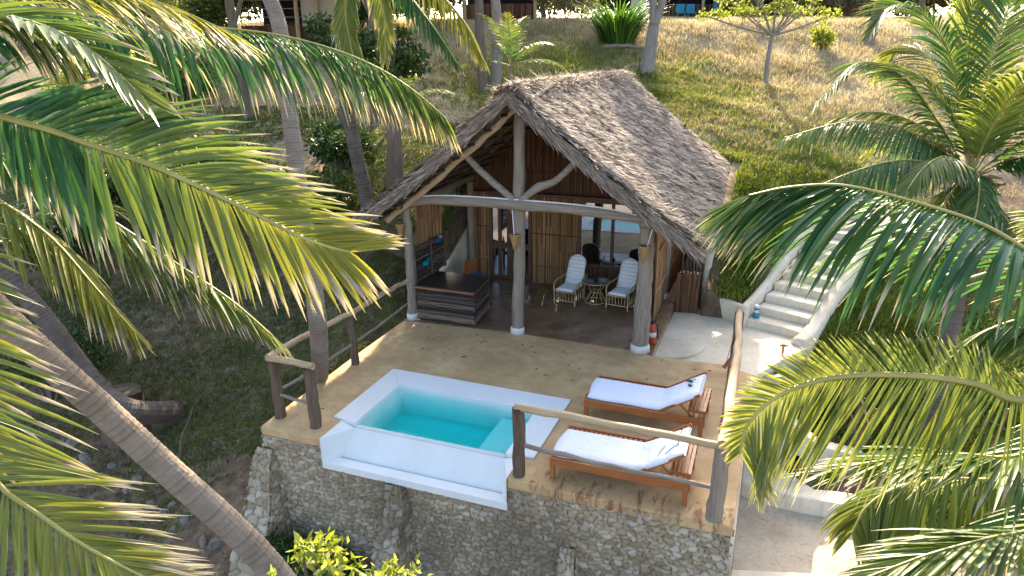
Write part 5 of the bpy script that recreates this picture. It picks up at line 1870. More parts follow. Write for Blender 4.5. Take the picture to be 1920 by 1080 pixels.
# ------------------------------------------------------------------ grass, litter (nobody could count them)
def blocked(x, y):
    """plan areas without grass"""
    b = (x > -7.95) & (x < .2) & (y > 7.9) & (y < 13.8)
    b |= (x > -8.05) & (x < -.95) & (y > 13.3) & (y < 22.4)
    b |= (x > -2.1) & (x < 1.3) & (y > 13.1) & (y < 16.45) & (y > 13.1 + .0 * x) & ~((x > .75) & (y < 14.6 + (x - .62) * 1.6))
    b |= (x > -.05) & (x < 3.1) & (y > 6) & (y < 13.4)
    dx, dy = x - STA[0].x, y - STA[0].y
    al = dx * SDIR.x + dy * SDIR.y
    ac = np.abs(dx * SDIR.y - dy * SDIR.x)
    b |= (ac < .95) & (al > -1.3) & (al < SLEN + .5)
    return b


def sample(n, x0, x1, y0, y1, dens):
    """n points in a rectangle thinned by dens(x, y) in 0..1"""
    out = []
    tot = 0
    for _ in range(60):
        x = RNG.uniform(x0, x1, n)
        y = RNG.uniform(y0, y1, n)
        k = (RNG.random(n) < dens(x, y)) & ~blocked(x, y)
        out.append(np.stack([x[k], y[k]], 1))
        tot += k.sum()
        if tot >= n:
            break
    return np.concatenate(out)[:n]


def in_view(x, y, m=1.5):
    d = x * HEAD.x + y * HEAD.y
    l = x * r0.x + y * r0.y
    return (d > 3) & (np.abs(l) < d * .80 + m)


def patch(x, y, f, ph=0.0):
    return .5 + .5 * np.sin(x * f + 1.7 * np.sin(y * f * .7 + ph) + ph) * np.sin(y * f * 1.1 + 1.3 * np.sin(x * f * .8 + ph * 2))


def grass(name, pts, hmin, hmax, wid, mat, rnf=None, bend=.6, tuft=1, spread=.05):
    if tuft > 1:
        pts = np.repeat(pts, tuft, 0) + RNG.normal(0, spread, (len(pts) * tuft, 2))
    N = len(pts)
    z = gz(pts[:, 0], pts[:, 1])
    b = np.stack([pts[:, 0], pts[:, 1], z - .02], 1)
    h = RNG.uniform(hmin, hmax, N)
    a = RNG.uniform(0, 2 * PI, N)
    ld_ = np.stack([np.cos(a), np.sin(a), np.zeros(N)], 1)
    wd = np.stack([-np.sin(a), np.cos(a), np.zeros(N)], 1) * (wid * RNG.uniform(.7, 1.3, N))[:, None]
    bd = (bend * RNG.uniform(.3, 1.2, N) * h)[:, None]
    upv = np.array([0, 0, 1.0])
    m_ = b + upv * (h * .6)[:, None] + ld_ * bd * .35
    t_ = b + upv * (h * (1 - .15 * bend))[:, None] + ld_ * bd
    vs_ = np.stack([b - wd, b + wd, m_ - wd * .8, m_ + wd * .8, t_], 1).reshape(-1, 3)
    i0 = np.arange(N)[:, None] * 5
    q = i0 + np.array([[0, 1, 3, 2]])
    tr_ = i0 + np.array([[2, 3, 4]])
    r_ = RNG.random(N) if rnf is None else np.clip(rnf(pts[:, 0], pts[:, 1]) + RNG.normal(0, .22, N), 0, 1)
    o_ = mesh_np(name, vs_, [q.astype(np.int32), tr_.astype(np.int32)], MT[mat], None, {'rn': np.repeat(r_, 5)})
    return tag(o_, kind='stuff')


SY = lambda x, y: y - .38 * x
# dry hill slope
hillk = lambda x, y: in_view(x, y) * np.clip((SY(x, y) - 19.5 + 2.5 * (patch(x, y, .6) - .5)) / 5, 0, 1) * (.12 + .88 * patch(x, y, 1.1, .5)) * np.clip(np.where(y < 25.5, (x + 9.5) / 2, 1), .06, 1)  # pale grass thinned on the left slope to imitate tree shade
P_ = sample(62000, -26, 12, 15, 44, hillk)
o = grass('dry_grass', P_, .06, .30, .0095, 'grass_dry', lambda x, y: .15 + .75 * patch(x, y, .9, 2) * np.clip((SY(x, y) - 22) / 8, .3, 1), .9, 5, .09)
tag(o, 'straw coloured dry grass covering the hill behind the hut', 'grass')
# greener slopes: right of hut, behind the ridge, round the right palm
def greenk(x, y):
    r_ = np.exp(-((x - .3) / 2.0) ** 2 - ((y - 19.6) / 3.0) ** 2) * 2.0
    r_ = r_ + np.exp(-((x - 3.6) / 2.6) ** 2 - ((y - 15.5) / 3.0) ** 2) * 1.0
    r_ = r_ + .75 * np.exp(-((x + 7.5) / 4.0) ** 2 - ((y - 27.5) / 2.6) ** 2)
    r_ = r_ + .35 * np.exp(-((x + 4) / 2.5) ** 2 - ((y - 27.5) / 2.0) ** 2)
    return np.clip(r_, 0, 1) * (.3 + .7 * patch(x, y, 1.7, 1)) * in_view(x, y)
P_ = sample(32000, -14, 8, 12, 33, greenk)
o = grass('green_grass', P_, .08, .26, .012, 'grass_green', lambda x, y: .25 + .5 * patch(x, y, 1.3, 4), .7, 6, .06)
tag(o, 'lush yellow green grass on the bank beside the stairs', 'grass')
# shaded bank on the left
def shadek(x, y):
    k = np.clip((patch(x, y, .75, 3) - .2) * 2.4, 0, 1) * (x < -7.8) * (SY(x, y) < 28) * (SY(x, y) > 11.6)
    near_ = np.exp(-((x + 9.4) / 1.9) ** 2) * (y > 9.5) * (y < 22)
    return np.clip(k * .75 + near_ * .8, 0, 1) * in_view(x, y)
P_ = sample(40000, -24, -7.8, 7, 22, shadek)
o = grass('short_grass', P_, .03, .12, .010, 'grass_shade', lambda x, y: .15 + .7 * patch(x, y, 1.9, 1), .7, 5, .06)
tag(o, 'short patchy green grass on the shaded left bank', 'grass')
# litter of fallen leaves and twigs
P_ = sample(26000, -24, -7.8, 5, 24, lambda x, y: in_view(x, y) * (.2 + .8 * patch(x, y, 1.2, 6)))
P2 = sample(3500, -.2, 7, 10, 20, lambda x, y: in_view(x, y) * .6)
P_ = np.concatenate([P_, P2])
N = len(P_)
cent = np.stack([P_[:, 0], P_[:, 1], gz(P_[:, 0], P_[:, 1]) + .012], 1)
a = RNG.uniform(0, 2 * PI, N)
d_ = np.stack([np.cos(a), np.sin(a), RNG.normal(0, .25, N)], 1)
w_ = np.stack([-np.sin(a), np.cos(a), RNG.normal(0, .35, N)], 1)
s_ = RNG.uniform(.03, .11, N)[:, None]
asp = RNG.uniform(.08, .35, N)[:, None]
vs_ = np.stack([cent, cent + d_ * s_ * .5 + w_ * s_ * asp, cent + d_ * s_, cent + d_ * s_ * .5 - w_ * s_ * asp], 1).reshape(-1, 3)
o = mesh_np('leaf_litter', vs_, np.arange(N * 4).reshape(-1, 4), MT['litter'], None, {'rn': np.repeat(RNG.random(N) ** 1.5, 4)})
tag(o, 'fallen brown leaves and twigs scattered over bare soil', 'leaf litter', kind='stuff')

# ------------------------------------------------------------------ trees, bushes
# big shade trees on the left bank; crowns reach above the frame
for k, (x, y, h, cr__, lv, lab, mt_) in enumerate([
        (-13.2, 21.5, 8.0, (2.6, 2.4, 2.0), 9000, 'dark broadleaf tree standing high on the left bank', 'leaf_dark'),
        (-17.5, 20.0, 8.2, (2.8, 2.6, 2.4), 9000, 'broad dark tree behind the left palm fronds', 'leaf_mid'),
        (-21.5, 17.5, 7.6, (2.8, 2.8, 2.8), 9000, 'large dark tree at the far left edge', 'leaf_dark'),
        (-15.8, 26.0, 8.5, (2.6, 2.6, 2.0), 8000, 'tall tree with high crown in front of the left building', 'leaf_mid'),
        (-10.9, 25.6, 9.0, (2.2, 2.2, 1.7), 7000, 'slim grey tree with a high crown left of the young palm', 'leaf_olive')]):
    tree('shade_tree', gp(x, y), h, lab, mt_, lv, .22, cr__, .17, 9, (random.uniform(-.4, .4), 0), None, 'tree', 'bark', 200 + k, .78)


def bush(name, base, r_, n, size, mat, label, cat='bush', group=None, h=None, stems=7, seed=1, aspect=.5, hollow=.35):
    rg = random.Random(seed)
    root = thing(name, tuple(base), label, cat, group)
    mb = MB()
    blobs = []
    h = h or r_
    for k in range(stems):
        a = 2 * PI * k / stems + rg.uniform(-.4, .4)
        e = V(base) + V((math.cos(a) * r_ * rg.uniform(.2, .75), math.sin(a) * r_ * rg.uniform(.2, .75), h * rg.uniform(.45, .95)))
        mb.tube([V(base) + V((math.cos(a) * .05, math.sin(a) * .05, -.15)), V(base).lerp(e, .5) + V((0, 0, .05)), e], [.03, .02, .01], 5, True, .1, k)
        q = rg.uniform(.35, .6)
        blobs.append((e, (r_ * q, r_ * q, h * q * .75)))
    mb.build('stems', MT['bark'], root, True)
    crown(root, blobs, n, size, mat, 'foliage', aspect, hollow)
    return root


# dark understorey behind the left fronds
for k, (px, py, d, r_, n, mt_, lab) in enumerate([
        (90, 330, 17.5, 1.5, 3800, 'leaf_dark', 'dark bush behind the lower left fronds near the frame edge'),
        (30, 470, 14.5, 1.2, 3000, 'leaf_dark', 'low dark bush at the left edge above the leaning trunk'),
        (240, 300, 18.5, 1.6, 3800, 'leaf_dark', 'dark rounded bush under the shade trees'),
        (400, 300, 19.0, 1.5, 3800, 'leaf_mid', 'mid green bush left of the tall slim trunk'),
        (520, 330, 18.5, 1.3, 3200, 'leaf_mid', 'leafy bush directly behind the tall slim trunk'),
        (610, 330, 18.8, 1.1, 2800, 'leaf_mid', 'bright leafy bush between two palm trunks'),
        (640, 300, 20.5, 1.2, 2800, 'leaf_dark', 'dark bush uphill of the dark palm stem'),
        (330, 160, 25.0, 1.6, 3500, 'leaf_mid', 'sunlit bush high on the left slope'),
        (180, 130, 24.0, 1.8, 3500, 'leaf_lime', 'yellow green bush far up the left slope'),
        (490, 72, 28.0, .75, 1800, 'leaf_lime', 'bright lime bush beside the left building')]):
    p = at(px, py, d)
    bush('leafy_bush', gp(p.x, p.y), r_, n, .17 if d > 16 else .13, mt_, lab, seed=300 + k)

for k, (px, d, r_, mt_, lab) in enumerate([(20, 30, 1.9, 'leaf_dark', 'dense dark bush at the top left corner'), (120, 33, 1.9, 'leaf_mid', 'mid green bush behind the topmost left fronds'), (220, 29, 1.7, 'leaf_dark', 'dark bush above the long drooping frond'), (310, 32, 1.8, 'leaf_lime', 'sunny yellow green bush left of the far lodge'), (400, 30, 1.5, 'leaf_mid', 'leafy bush beside the far left lodge corner'), (700, 31, 1.4, 'leaf_dark', 'dark bush between the left and centre lodges'), (790, 33, 1.5, 'leaf_mid', 'leafy bush left of the centre lodge')]):
    p = at(px, 60, d)
    bush('leafy_bush', gp(p.x, p.y), r_, 3400, .2, mt_, lab, seed=520 + k, h=2.6, hollow=.15)
# slender dark stems between bush and roof
for k, (px, py, d, h, r_, lean, lab) in enumerate([
        (745, 345, 19.5, 3.2, .13, (-.25, .1), 'twisted dark trunk standing just left of the roof verge'),
        (725, 330, 20.0, 2.6, .10, (.2, .2), 'thin dark trunk close behind the twisted one'),
        (660, 330, 21.5, 2.8, .09, (-.3, 0), 'thin pale trunk among the dark bushes')]):
    p = at(px, py, d)
    tree('slender_tree', gp(p.x, p.y), h * 1.5, lab, 'leaf_dark', 1600, .16, (.9, .9, .7), r_, 6, lean, None, 'tree', 'bark', 330 + k, .8)

# grey forked tree and trunks on the crest
def forked(px, py, d, h, label, r_, seed, forks):
    p = at(px, py, d)
    b = gp(p.x, p.y)
    root = thing('forked_tree', tuple(b), label, 'tree')
    mb = MB()
    k = b + r0 * forks[0][0] + V((0, 0, forks[0][1]))
    mb.tube(smooth_path([b + V((0, 0, -.3)), b.lerp(k, .5) + r0 * .05, k], 12), [r_ * (1.35 - .45 * i / 12) for i in range(13)], 12, True, .12, seed)
    tips = []
    for f in forks[1:]:
        e = k + r0 * f[0] + HEAD * f[2] + V((0, 0, f[1]))
        mb.tube(smooth_path([k - V((0, 0, .25)), k.lerp(e, .5) + r0 * f[0] * .15, e], 10), [r_ * (.75 - .4 * i / 10) for i in range(11)], 10, True, .12, seed + 1)
        tips.append(e)
    mb.build('trunk', MT['bark_pale'], root, True)
    crown(root, [(t_ + V((0, 0, .5)), (2.3, 2.0, 1.1)) for t_ in tips], 6500, .2, 'leaf_mid')
MT['bark_pale'] = noisy('pale_grey_bark', (.20, .175, .15), (.36, .325, .29), 1.2, .9, .15, (6, 6, 1.5), .6, 4, .03, (.1, .085, .07))
forked(1210, 120, 28, 6, 'stout grey forked trunk standing behind the thatched ridge', .23, 5, [(.25, 1.9), (-.15, 3.2, .3), (.75, 3.3, -.2)])
p = at(927, 122, 27)
tree('grey_tree', gp(p.x, p.y), 7.5, 'straight grey trunk rising in front of the middle building', 'leaf_mid', 4500, .2, (1.8, 1.8, 1.2), .19, 8, (.05, 0), None, 'tree', 'bark_pale', 351, .85)
p = at(1622, 106, 31)
palm_l = thing('coconut_palm', tuple(gp(p.x, p.y)), 'leaning grey palm trunk on the crest behind the right palm', 'palm tree')
b_ = gp(p.x, p.y)
c_ = b_ + r0 * 1.6 + V((0, 0, 6.5))
palm_trunk(palm_l, [b_ - V((0, 0, .2)), b_ + r0 * .45 + V((0, 0, 2.2)), c_], .25, .16, 'palm_bark', .3, 15)
for k in range(9):
    az = 2 * PI * k / 9
    frond(palm_l, arc_path(c_, az, R((55, 25, 5)[k % 3]), 3.2, R(95)), L=.8, n=40, droop=.6, seed=170 + k, yl=(.1, .4))

# small spreading tree on the dry slope
p = at(1435, 165, 27)
b_ = gp(p.x, p.y)
st_ = thing('small_tree', tuple(b_), 'small spreading tree with open branches on the dry slope', 'tree')
mb = MB()
k_ = b_ + V((.06, 0, 1.85))
mb.tube(smooth_path([b_ - V((0, 0, .2)), b_ + V((-.03, 0, .9)), k_], 10), [.13, .115, .105, .1, .095, .09, .088, .085, .083, .08, .08], 10, True, .1, 1)
tips = []
for q, (dx, dz, dd) in enumerate([(-2.7, .75, .1), (-1.75, 1.35, .3), (-.9, 1.7, -.2), (.1, 2.1, .2), (.75, 1.9, -.3), (1.5, 1.25, .2), (2.3, .75, 0), (-.3, 1.5, .9), (.6, 1.4, -1.0), (1.2, .9, 1.0), (-1.3, .8, -.8)]):
    e = k_ + r0 * dx + HEAD * dd + V((0, 0, dz))
    m1 = k_ + r0 * dx * .45 + HEAD * dd * .5 + V((0, 0, dz * .38))
    P = smooth_path([k_, m1, e], 8)
    mb.tube(P, [.052 - .004 * i for i in range(9)], 7, True, .1, q)
    tips.append(e)
    for j in range(4):
        s0 = P[4 + j]
        e2 = s0 + V((random.uniform(-.7, .7), random.uniform(-.5, .5), random.uniform(.15, .6)))
        mb.tube([s0, s0.lerp(e2, .5) + V((0, 0, .05)), e2], [.018, .013, .007], 5)
        tips.append(e2)
mb.build('trunk', MT['bark_pale'], st_, True)
crown(st_, [(t_, (.26, .26, .18)) for t_ in tips], 2600, .15, 'leaf_lime', 'leaves', .5, .1)

# strappy green clump, log, brown thicket, plateau trees
def clump(px, py, d, h, n, label, mat, wid=.03, spread=.5):
    p = at(px, py, d)
    b = gp(p.x, p.y)
    root = thing('strap_bush', tuple(b), label, 'bush')
    vs_, F, rr = [], [], []
    for i in range(n):
        a = random.uniform(0, 2 * PI)
        q0 = b + V((math.cos(a), math.sin(a), 0)) * random.uniform(0, spread)
        d_ = V((math.cos(a) * random.uniform(.1, .6), math.sin(a) * random.uniform(.1, .6), 1)).normalized()
        hh = h * random.uniform(.55, 1.0)
        x = d_.cross(V((0, 0, 1))).normalized()
        r_ = random.random()
        q = q0 - V((0, 0, .1))
        b0 = len(vs_)
        for k in range(5):
            w_ = wid * (1 - (k / 4) ** 2 * .95)
            vs_ += [tuple(q - x * w_), tuple(q + x * w_)]
            rr += [r_, r_]
            d_ = (d_ + V((math.cos(a) * .16, math.sin(a) * .16, -.12 * k))).normalized()
            q = q + d_ * hh / 4
        for k in range(4):
            F.append((b0 + 2 * k, b0 + 2 * k + 1, b0 + 2 * k + 3, b0 + 2 * k + 2))
    mesh_np('leaves', vs_, np.array(F), MT[mat], root, {'rn': rr})
    return root
clump(1158, 74, 31, 2.9, 620, 'dense bright green strap leaved bush on the crest behind the roof', 'leaf_strap' if 'leaf_strap' in MT else 'leaf_mid', .035, .75)
lgx = thing('fallen_log', tuple(at(1165, 80, 30.5)), 'pale fallen log lying below the strap leaved bush', 'log')
mb = MB()
a_, b_ = at(1128, 82, 30.4), at(1215, 74, 30.2)
a_, b_ = gp(a_.x, a_.y, .06), gp(b_.x, b_.y, .06)
log_tube(mb, a_, b_, .10, .08, (0, 0, .1), 9, 9, .03, 3)
mb.build('log', MT['post_x'], lgx, True)
for k, (px, py, d, r_, n, mt_, lab, h) in enumerate([
        (1035, 38, 34.5, 1.3, 2600, 'leaf_olive', 'brown dry thicket left of the strap leaved bush', 1.9),
        (1095, 36, 35.5, 1.3, 2600, 'leaf_olive', 'olive thicket at the crest with a red tint', 2.1),
        (1065, 30, 38, 1.5, 2600, 'leaf_lime', 'pale sunlit shrub behind the brown thicket', 2.4),
        (1385, 30, 39, 1.2, 2000, 'leaf_olive', 'low greyish shrub beside the teal chairs', 1.2),
        (1480, 30, 40, 1.3, 2000, 'leaf_mid', 'green shrub in front of the right building', 1.5),
        (1570, 28, 41, 1.4, 2000, 'leaf_olive', 'dry shrub at the far right of the crest', 1.4),
        (1545, 80, 30, .5, 700, 'leaf_lime', 'small leafy sapling on the dry slope right of the spreading tree', .9)]):
    p = at(px, py, d)
    bush('crest_shrub', gp(p.x, p.y), r_, n, .17, mt_, lab, seed=400 + k, h=h, hollow=.2)
for k, (px, d, h, lab, mt_) in enumerate([
        (420, 44, 7, 'plateau tree behind the left building', 'leaf_mid'), (640, 47, 7.5, 'dense plateau tree between left and middle buildings', 'leaf_dark'),
        (800, 46, 7, 'sunlit plateau tree left of the middle building', 'leaf_lime'), (1020, 50, 7.5, 'plateau tree behind the middle building', 'leaf_mid'),
        (1120, 46, 6.5, 'olive plateau tree behind the crest thicket', 'leaf_olive'), (1330, 53, 8, 'dark plateau tree behind the right building', 'leaf_dark'),
        (1520, 54, 8, 'broad plateau tree right of the dark one', 'leaf_mid'), (1720, 48, 7, 'plateau tree behind the right palm crown', 'leaf_dark'),
        (1900, 46, 7, 'plateau tree at the far right corner', 'leaf_mid'), (200, 42, 7.5, 'plateau tree behind the far left fronds', 'leaf_mid')]):
    p = at(px, 60, d)
    tree('plateau_tree', gp(p.x, p.y), h, lab, mt_, 4200, .3, (3.0, 2.2, 2.4), .18, 8, (0, 0), None, 'tree', 'bark', 430 + k, .5)

for k in range(27):
    px = 20 + k * 74
    p = at(px, 50, 43 + (k * 7) % 9)
    bush('hedge_bush', gp(p.x, p.y), 2.3, 3200, .28, ('leaf_mid', 'leaf_dark', 'leaf_olive')[k % 3], ('mid green', 'dark green', 'olive brown')[k % 3] + ' hedge bush in the row behind the far lodges', 'bush', ('mid green', 'dark green', 'olive brown')[k % 3] + ' hedge bushes along the top', 3.4, 7, 500 + k, .5, .2)
for k in range(26):
    px = 40 + k * 76
    p = at(px, 50, 52 + (k * 5) % 6)
    bush('boundary_bush', gp(p.x, p.y), 2.6, 2600, .42, 'leaf_dark', 'tall dark boundary bush in the last row behind everything', 'bush', 'dark boundary bushes at the back', 4.2, 6, 560 + k, .6, .1)
# sunlit shrub in front of the wall and dark plants at its foot
for k, (px, py, d, r_, n, sz, mt_, lab, h) in enumerate([
        (590, 1014, 6.0, .36, 560, .11, 'leaf_lime', 'glossy yellow green shrub in the foreground left of the middle buttress', 9),
        (735, 1064, 6.0, .34, 520, .09, 'leaf_lime', 'second glossy yellow green shrub before the middle buttress', 9)]):
    p = at(px, py, d)
    g_ = gp(p.x, p.y)
    root = thing('glossy_shrub', tuple(g_), lab, 'bush')
    mb = MB()
    blobs = []
    rg = random.Random(460 + k)
    for j in range(13):
        a = 2 * PI * j / 13
        q = 0 if j == 0 else rg.uniform(.25, 1)
        e = V((p.x + math.cos(a) * r_ * q * 1.15, p.y + math.sin(a) * r_ * q * 1.15, p.z - .10 - .75 * r_ * q ** 1.4 * rg.uniform(.8, 1.3)))
        m1 = V((p.x + math.cos(a) * .1, p.y + math.sin(a) * .1, g_.z + (e.z - g_.z) * .6))
        mb.tube(smooth_path([g_ - V((0, 0, .2)), m1, e], 8), [.045 - .0045 * i for i in range(9)], 6, True, .1, j)
        blobs.append((e, (.13, .13, .13)))
        blobs.append((m1.lerp(e, .6), (.2, .2, .2)))
    mb.build('stems', MT['bark'], root, True)
    crown(root, blobs, n * 2, sz, mt_, 'foliage', .42, .05)
for k, (x, y, r_, h, lab) in enumerate([(-7.0, 7.7, .45, .75, 'dark leafy plant in the corner by the left buttress'), (-6.35, 7.75, .5, .7, 'dark leafy plant against the wall foot'), (-5.75, 7.7, .4, .5, 'small dark plant left of the middle buttress')]):
    bush('wall_plant', gp(x, y), r_, 1500, .085, 'leaf_dark', lab, seed=480 + k, h=h, hollow=.1, stems=9)
# rubble below the left bank
rubble = [(180, 940), (205, 955), (225, 938), (250, 962), (268, 948), (290, 975), (310, 985), (330, 975), (350, 1000), (372, 990), (395, 1010), (330, 1010), (160, 925), (240, 985), (385, 1035), (410, 1040)]
for k, (px, py) in enumerate(rubble):
    p = at(px, py, 11.0)
    z_ = float(gz(p.x, p.y))
    tdir = (at(px, py, 1) - CAMP)
    tt_ = (z_ - 6) / tdir.z
    p = CAMP + tdir * tt_
    p.z = float(gz(p.x, p.y))
    s_ = random.uniform(.07, .17)
    rg = random.Random(k)
    mb = MB()
    mb.lathe([(s_ * .5, -s_ * .5), (s_ * rg.uniform(.85, 1.1), -s_ * .2), (s_ * rg.uniform(.8, 1), s_ * .25), (s_ * .45, s_ * .55)], (0, 0, 0), 7, Matrix.Translation(p) @ Matrix.Rotation(rg.uniform(0, 6), 4, V((rg.random(), rg.random(), 1)).normalized()))
    mb.v = [tuple(V(q) + V((rg.uniform(-1, 1), rg.uniform(-1, 1), rg.uniform(-1, 1))) * s_ * .14) for q in mb.v]
    o = mb.build('rubble_stone', MT['rock'], None, False, bevel=.01)
    tag(o, 'loose pale grey stone in the rubble under the leaning palm', 'stone', 'rubble stones below the left bank')
# dark earthen stumps behind the left fronds
for k, (px, py, d, r_, h, lab) in enumerate([(205, 640, 14.5, .42, .9, 'dark weathered tree stump under the drooping left frond')]):
    p = at(px, py, d)
    b = gp(p.x, p.y)
    t_ = thing('tree_stump', tuple(b), lab, 'stump')
    mb = MB()
    mb.tube([b - V((0, 0, .2)), b + V((0, 0, .1)), b + V((.03, 0, h * .6)), b + V((.05, .02, h))], [r_ * 1.35, r_ * 1.1, r_ * .95, r_ * .9], 14, True, .22, k)
    mb.build('stump', MT['dark_z'], t_, True)
p0_, p1_, p2_ = at(305, 690, 13.8), at(325, 640, 14.2), at(345, 600, 14.6)
br = thing('dead_branch', tuple(gp(p0_.x, p0_.y)), 'thin pale dead branch sticking up from the left bank', 'branch')
g0 = gp(p0_.x, p0_.y, -.05)
MB().tube(smooth_path([g0, g0 + V((.05, .1, .5)), g0 + V((.25, .2, .95)), g0 + V((.3, .3, 1.2))], 10), [.035 - .0025 * i for i in range(11)], 7, True, .1, 2).build('branch', MT['bark'], br, True)


# ------------------------------------------------------------------ bamboo fences on the right
def bamboo_fence(name, a, b, h, label, lean=0.0, n=None, seed=1):
    a, b = V(a), V(b)
    L = (b - a).length
    n = n or int(L / .075)
    root = thing(name, tuple(a), label, 'fence')
    rg = random.Random(seed)
    mb = MB()
    for i in range(n):
        p = a.lerp(b, (i + .5) / n)
        p = V((p.x, p.y, float(gz(p.x, p.y)) - .1))
        hh = h * rg.uniform(.8, 1.1)
        q = p + V((lean * hh + rg.uniform(-.08, .08), rg.uniform(-.06, .06), hh))
        r_ = rg.uniform(.018, .034)
        mb.tube([p, p.lerp(q, .5) + V((rg.uniform(-.02, .02), 0, 0)), q], [r_, r_, r_ * .85], 7)
    mb.build('canes', MT['bamboo'], root, True)
    for f in (.3, .75):
        mb = MB()
        p = V((a.x + lean * h * f, a.y - .05, float(gz(a.x, a.y)) + h * f))
        q = V((b.x + lean * h * f, b.y - .05, float(gz(b.x, b.y)) + h * f))
        mb.tube([p, q], .022, 7)
        mb.build('rail', MT['dark_x'], root, True)
    return root
bamboo_fence('bamboo_fence', (1.75, 15.0, 0), (2.1, 13.6, 0), 1.0, 'short leaning bamboo fence between the stairs and the warm palm frond', .25, 14, 2)
bamboo_fence('bamboo_fence', (3.9, 13.6, 0), (5.0, 12.6, 0), 2.0, 'tall bamboo pole fence at the right edge behind the long frond', .12, 18, 3)
bamboo_fence('bamboo_fence', (1.9, 12.2, 0), (3.0, 12.8, 0), .9, 'bamboo fence beside the terrace wing wall', .0, 14, 4)
bamboo_fence('bamboo_fence', (1.95, 8.9, 0), (2.35, 9.6, 0), 1.0, 'bamboo fence at the lower right corner of the terrace', .0, 9, 5)


# ------------------------------------------------------------------ lodge buildings along the top
def frame_at(px, py, d):
    p = at(px, py, d)
    z_ = float(gz(p.x, p.y))
    m_ = Matrix((r0, HEAD, V((0, 0, 1)))).transposed().to_4x4()
    m_.translation = V((p.x, p.y, z_))
    return m_


def lodge(px, py, d, wdt, label, dep=4.5, h=2.9, cream=(), openx=(), posts=(), seed=1):
    m_ = frame_at(px, py, d)
    root = thing('lodge_building', tuple(m_.translation), label, 'building')
    mb = MB()
    # low reed wall in front and cream panels
    n = int(wdt / .09)
    for i in range(n + 1):
        x = (i + .5) * wdt / n
        if i == n or any(a < x < b for a, b in cream):
            if mb.v:
                mb.build('reed_wall', MT['reed_dark'], root)
                mb = MB()
            continue
        mb.tube([m_ @ V((x, 0, -.6)), m_ @ V((x, 0, .95 + random.uniform(-.02, .02)))], .045, 5)
    for a, b in cream:
        MB().box((a, -.02, -.3 if b - a < 1 else .9), (b, .12, h), m_).build('cream_wall', MT['sign_cream'], root)
    for z in (1.3, 1.65, 2.0):
        MB().tube([m_ @ V((0, .05, z)), m_ @ V((wdt, .05, z))], .025, 6).build('rail', MT['post_x'], root, True)
    for x in posts:
        q = MB()
        log_tube(q, m_ @ V((x, -.25, -.5)), m_ @ V((x, -.2, h + .2)), .1, .09, (0, 0, 0), 10, 6, .01, int(x * 10))
        q.build('post', MT['pale_z'], root, True)
    MB().box((.1, dep * .6, -.4), (wdt - .1, dep, h), m_).build('back_wall', MT['dark'], root)  # near-black wall paints in the shade of the open front
    MB().box((0, .15, -.5), (wdt, dep * .6, -.02), m_).build('floor', MT['concrete'], root)
    # thatched roof
    ov = .8
    rf = MB()
    A = [(-ov, -ov, h), (wdt + ov, -ov, h), (wdt + ov, dep + ov, h), (-ov, dep + ov, h)]
    rz = h + 2.2
    B = [(dep * .35, dep / 2, rz), (wdt - dep * .35, dep / 2, rz)]
    vv = [m_ @ V(q) for q in A + B] + [m_ @ (V(q) - V((0, 0, .25))) for q in A]
    rf.add(vv, [(0, 1, 5, 4), (1, 2, 5), (2, 3, 4, 5), (3, 0, 4), (0, 6, 7, 1), (1, 7, 8, 2), (2, 8, 9, 3), (3, 9, 6, 0), (6, 9, 8, 7)])
    rf.build('thatched_roof', MT['thatch_base'], root)
    return m_, root
lodge(455, 72, 30.5, 5.0, 'far lodge at top left with reed wall, cream panel and pale posts', cream=((2.7, 4.6),), posts=(2.55, 3.45), seed=1)
lodge(868, 46, 34.5, 3.7, 'far lodge at top centre with railed dark balcony over reed wall', posts=(.1, 3.6), seed=2)
mR, lgR = lodge(1182, 34, 41, 15, 'long far lodge at top right with cream block and dark open veranda', cream=((0, .95), (11.5, 12.6)), posts=(4.2, 7.4, 10.6, 14.6), seed=3)
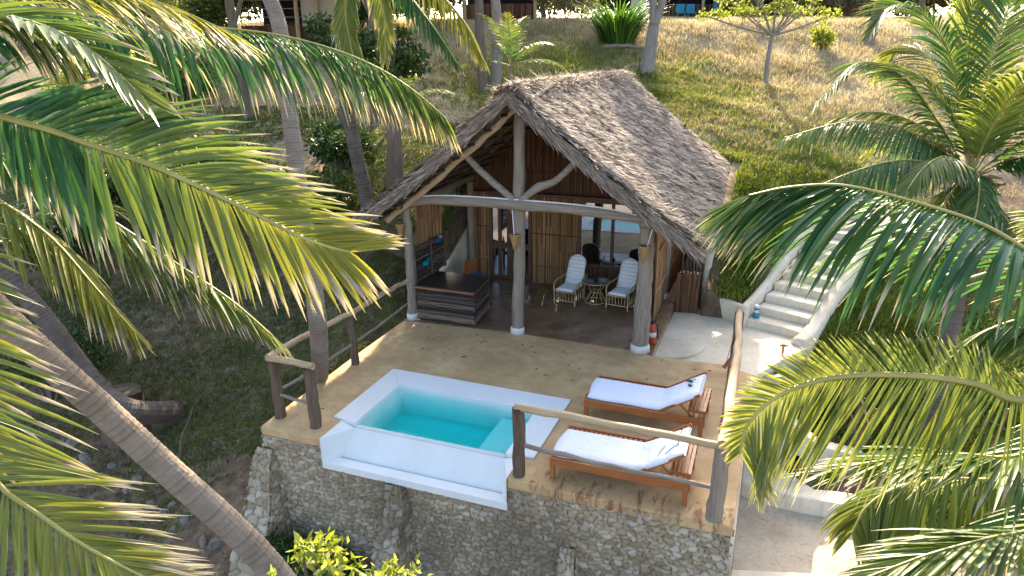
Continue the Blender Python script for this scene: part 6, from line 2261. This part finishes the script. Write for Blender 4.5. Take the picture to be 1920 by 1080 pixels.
for k, x in enumerate((2.75, 3.35)):
    t_ = thing('teal_chair', tuple(mR @ V((x, -.9, 0))), ('left' if k == 0 else 'right') + ' of two teal chairs on the far veranda', 'chair')
    c_ = mR @ Matrix.Translation((x, -.9, float(gz(*(mR @ V((x, -.9, 0))).xy)) - mR.translation.z))
    mb = MB()
    for a in (-.24, .2):
        for b in (-.24, .2):
            mb.box((a, b, 0), (a + .05, b + .05, .42 if b < 0 else .95), c_)
    mb.box((-.25, -.25, .42), (.26, .26, .48), c_)
    mb.build('frame', MT['teal'], t_)
    MB().box((-.24, .18, .5), (.25, .199, .95), c_).build('backrest', MT['teal'], t_)
t_ = MB().lathe([(.3, 0), (.33, .05), (.33, .85), (.3, .9)], (0, 0, 0), 18, mR @ Matrix.Translation((4.95, -.8, .3))).lathe([(.33, -.5), (.33, -.02)], (0, 0, 0), 18, mR @ Matrix.Translation((4.95, -.8, .3))).build('water_barrel', MT['teal'], None, True)
tag(t_, 'tall teal barrel standing right of the teal chairs', 'barrel')

# a few fallen leaves on the deck
MT['dead_leaf'] = noisy('dead_leaf', (.12, .07, .03), (.24, .15, .07), 9, .8, .2)
for k in range(26):
    while True:
        x, y = random.uniform(-7.5, -.5), random.uniform(8.5, 13.3)
        if not (-6.9 < x < -2.9 and y < 11.1) and not (-2.8 < x < -.5 and y < 11.6):
            break
    a = random.uniform(0, 6)
    s_ = random.uniform(.03, .06)
    q = V((x, y, .004))
    d1, d2 = V((math.cos(a), math.sin(a), 0)) * s_, V((-math.sin(a), math.cos(a), 0)) * s_ * .35
    up_ = V((0, 0, .012))
    o = MB().add([q - d1, q + d2 + up_, q + d1 + up_ * .4, q - d2 + up_, q - d1 - V((0, 0, .002)), q + d2 + up_ * .7, q + d1 + up_ * .2, q - d2 + up_ * .7],
                 [(0, 3, 2, 1), (4, 5, 6, 7), (0, 1, 5, 4), (1, 2, 6, 5), (2, 3, 7, 6), (3, 0, 4, 7)]).build('fallen_leaf', MT['dead_leaf'], None)
    tag(o, 'small dry brown leaf lying on the tan deck', 'leaf', 'fallen leaves on the deck')
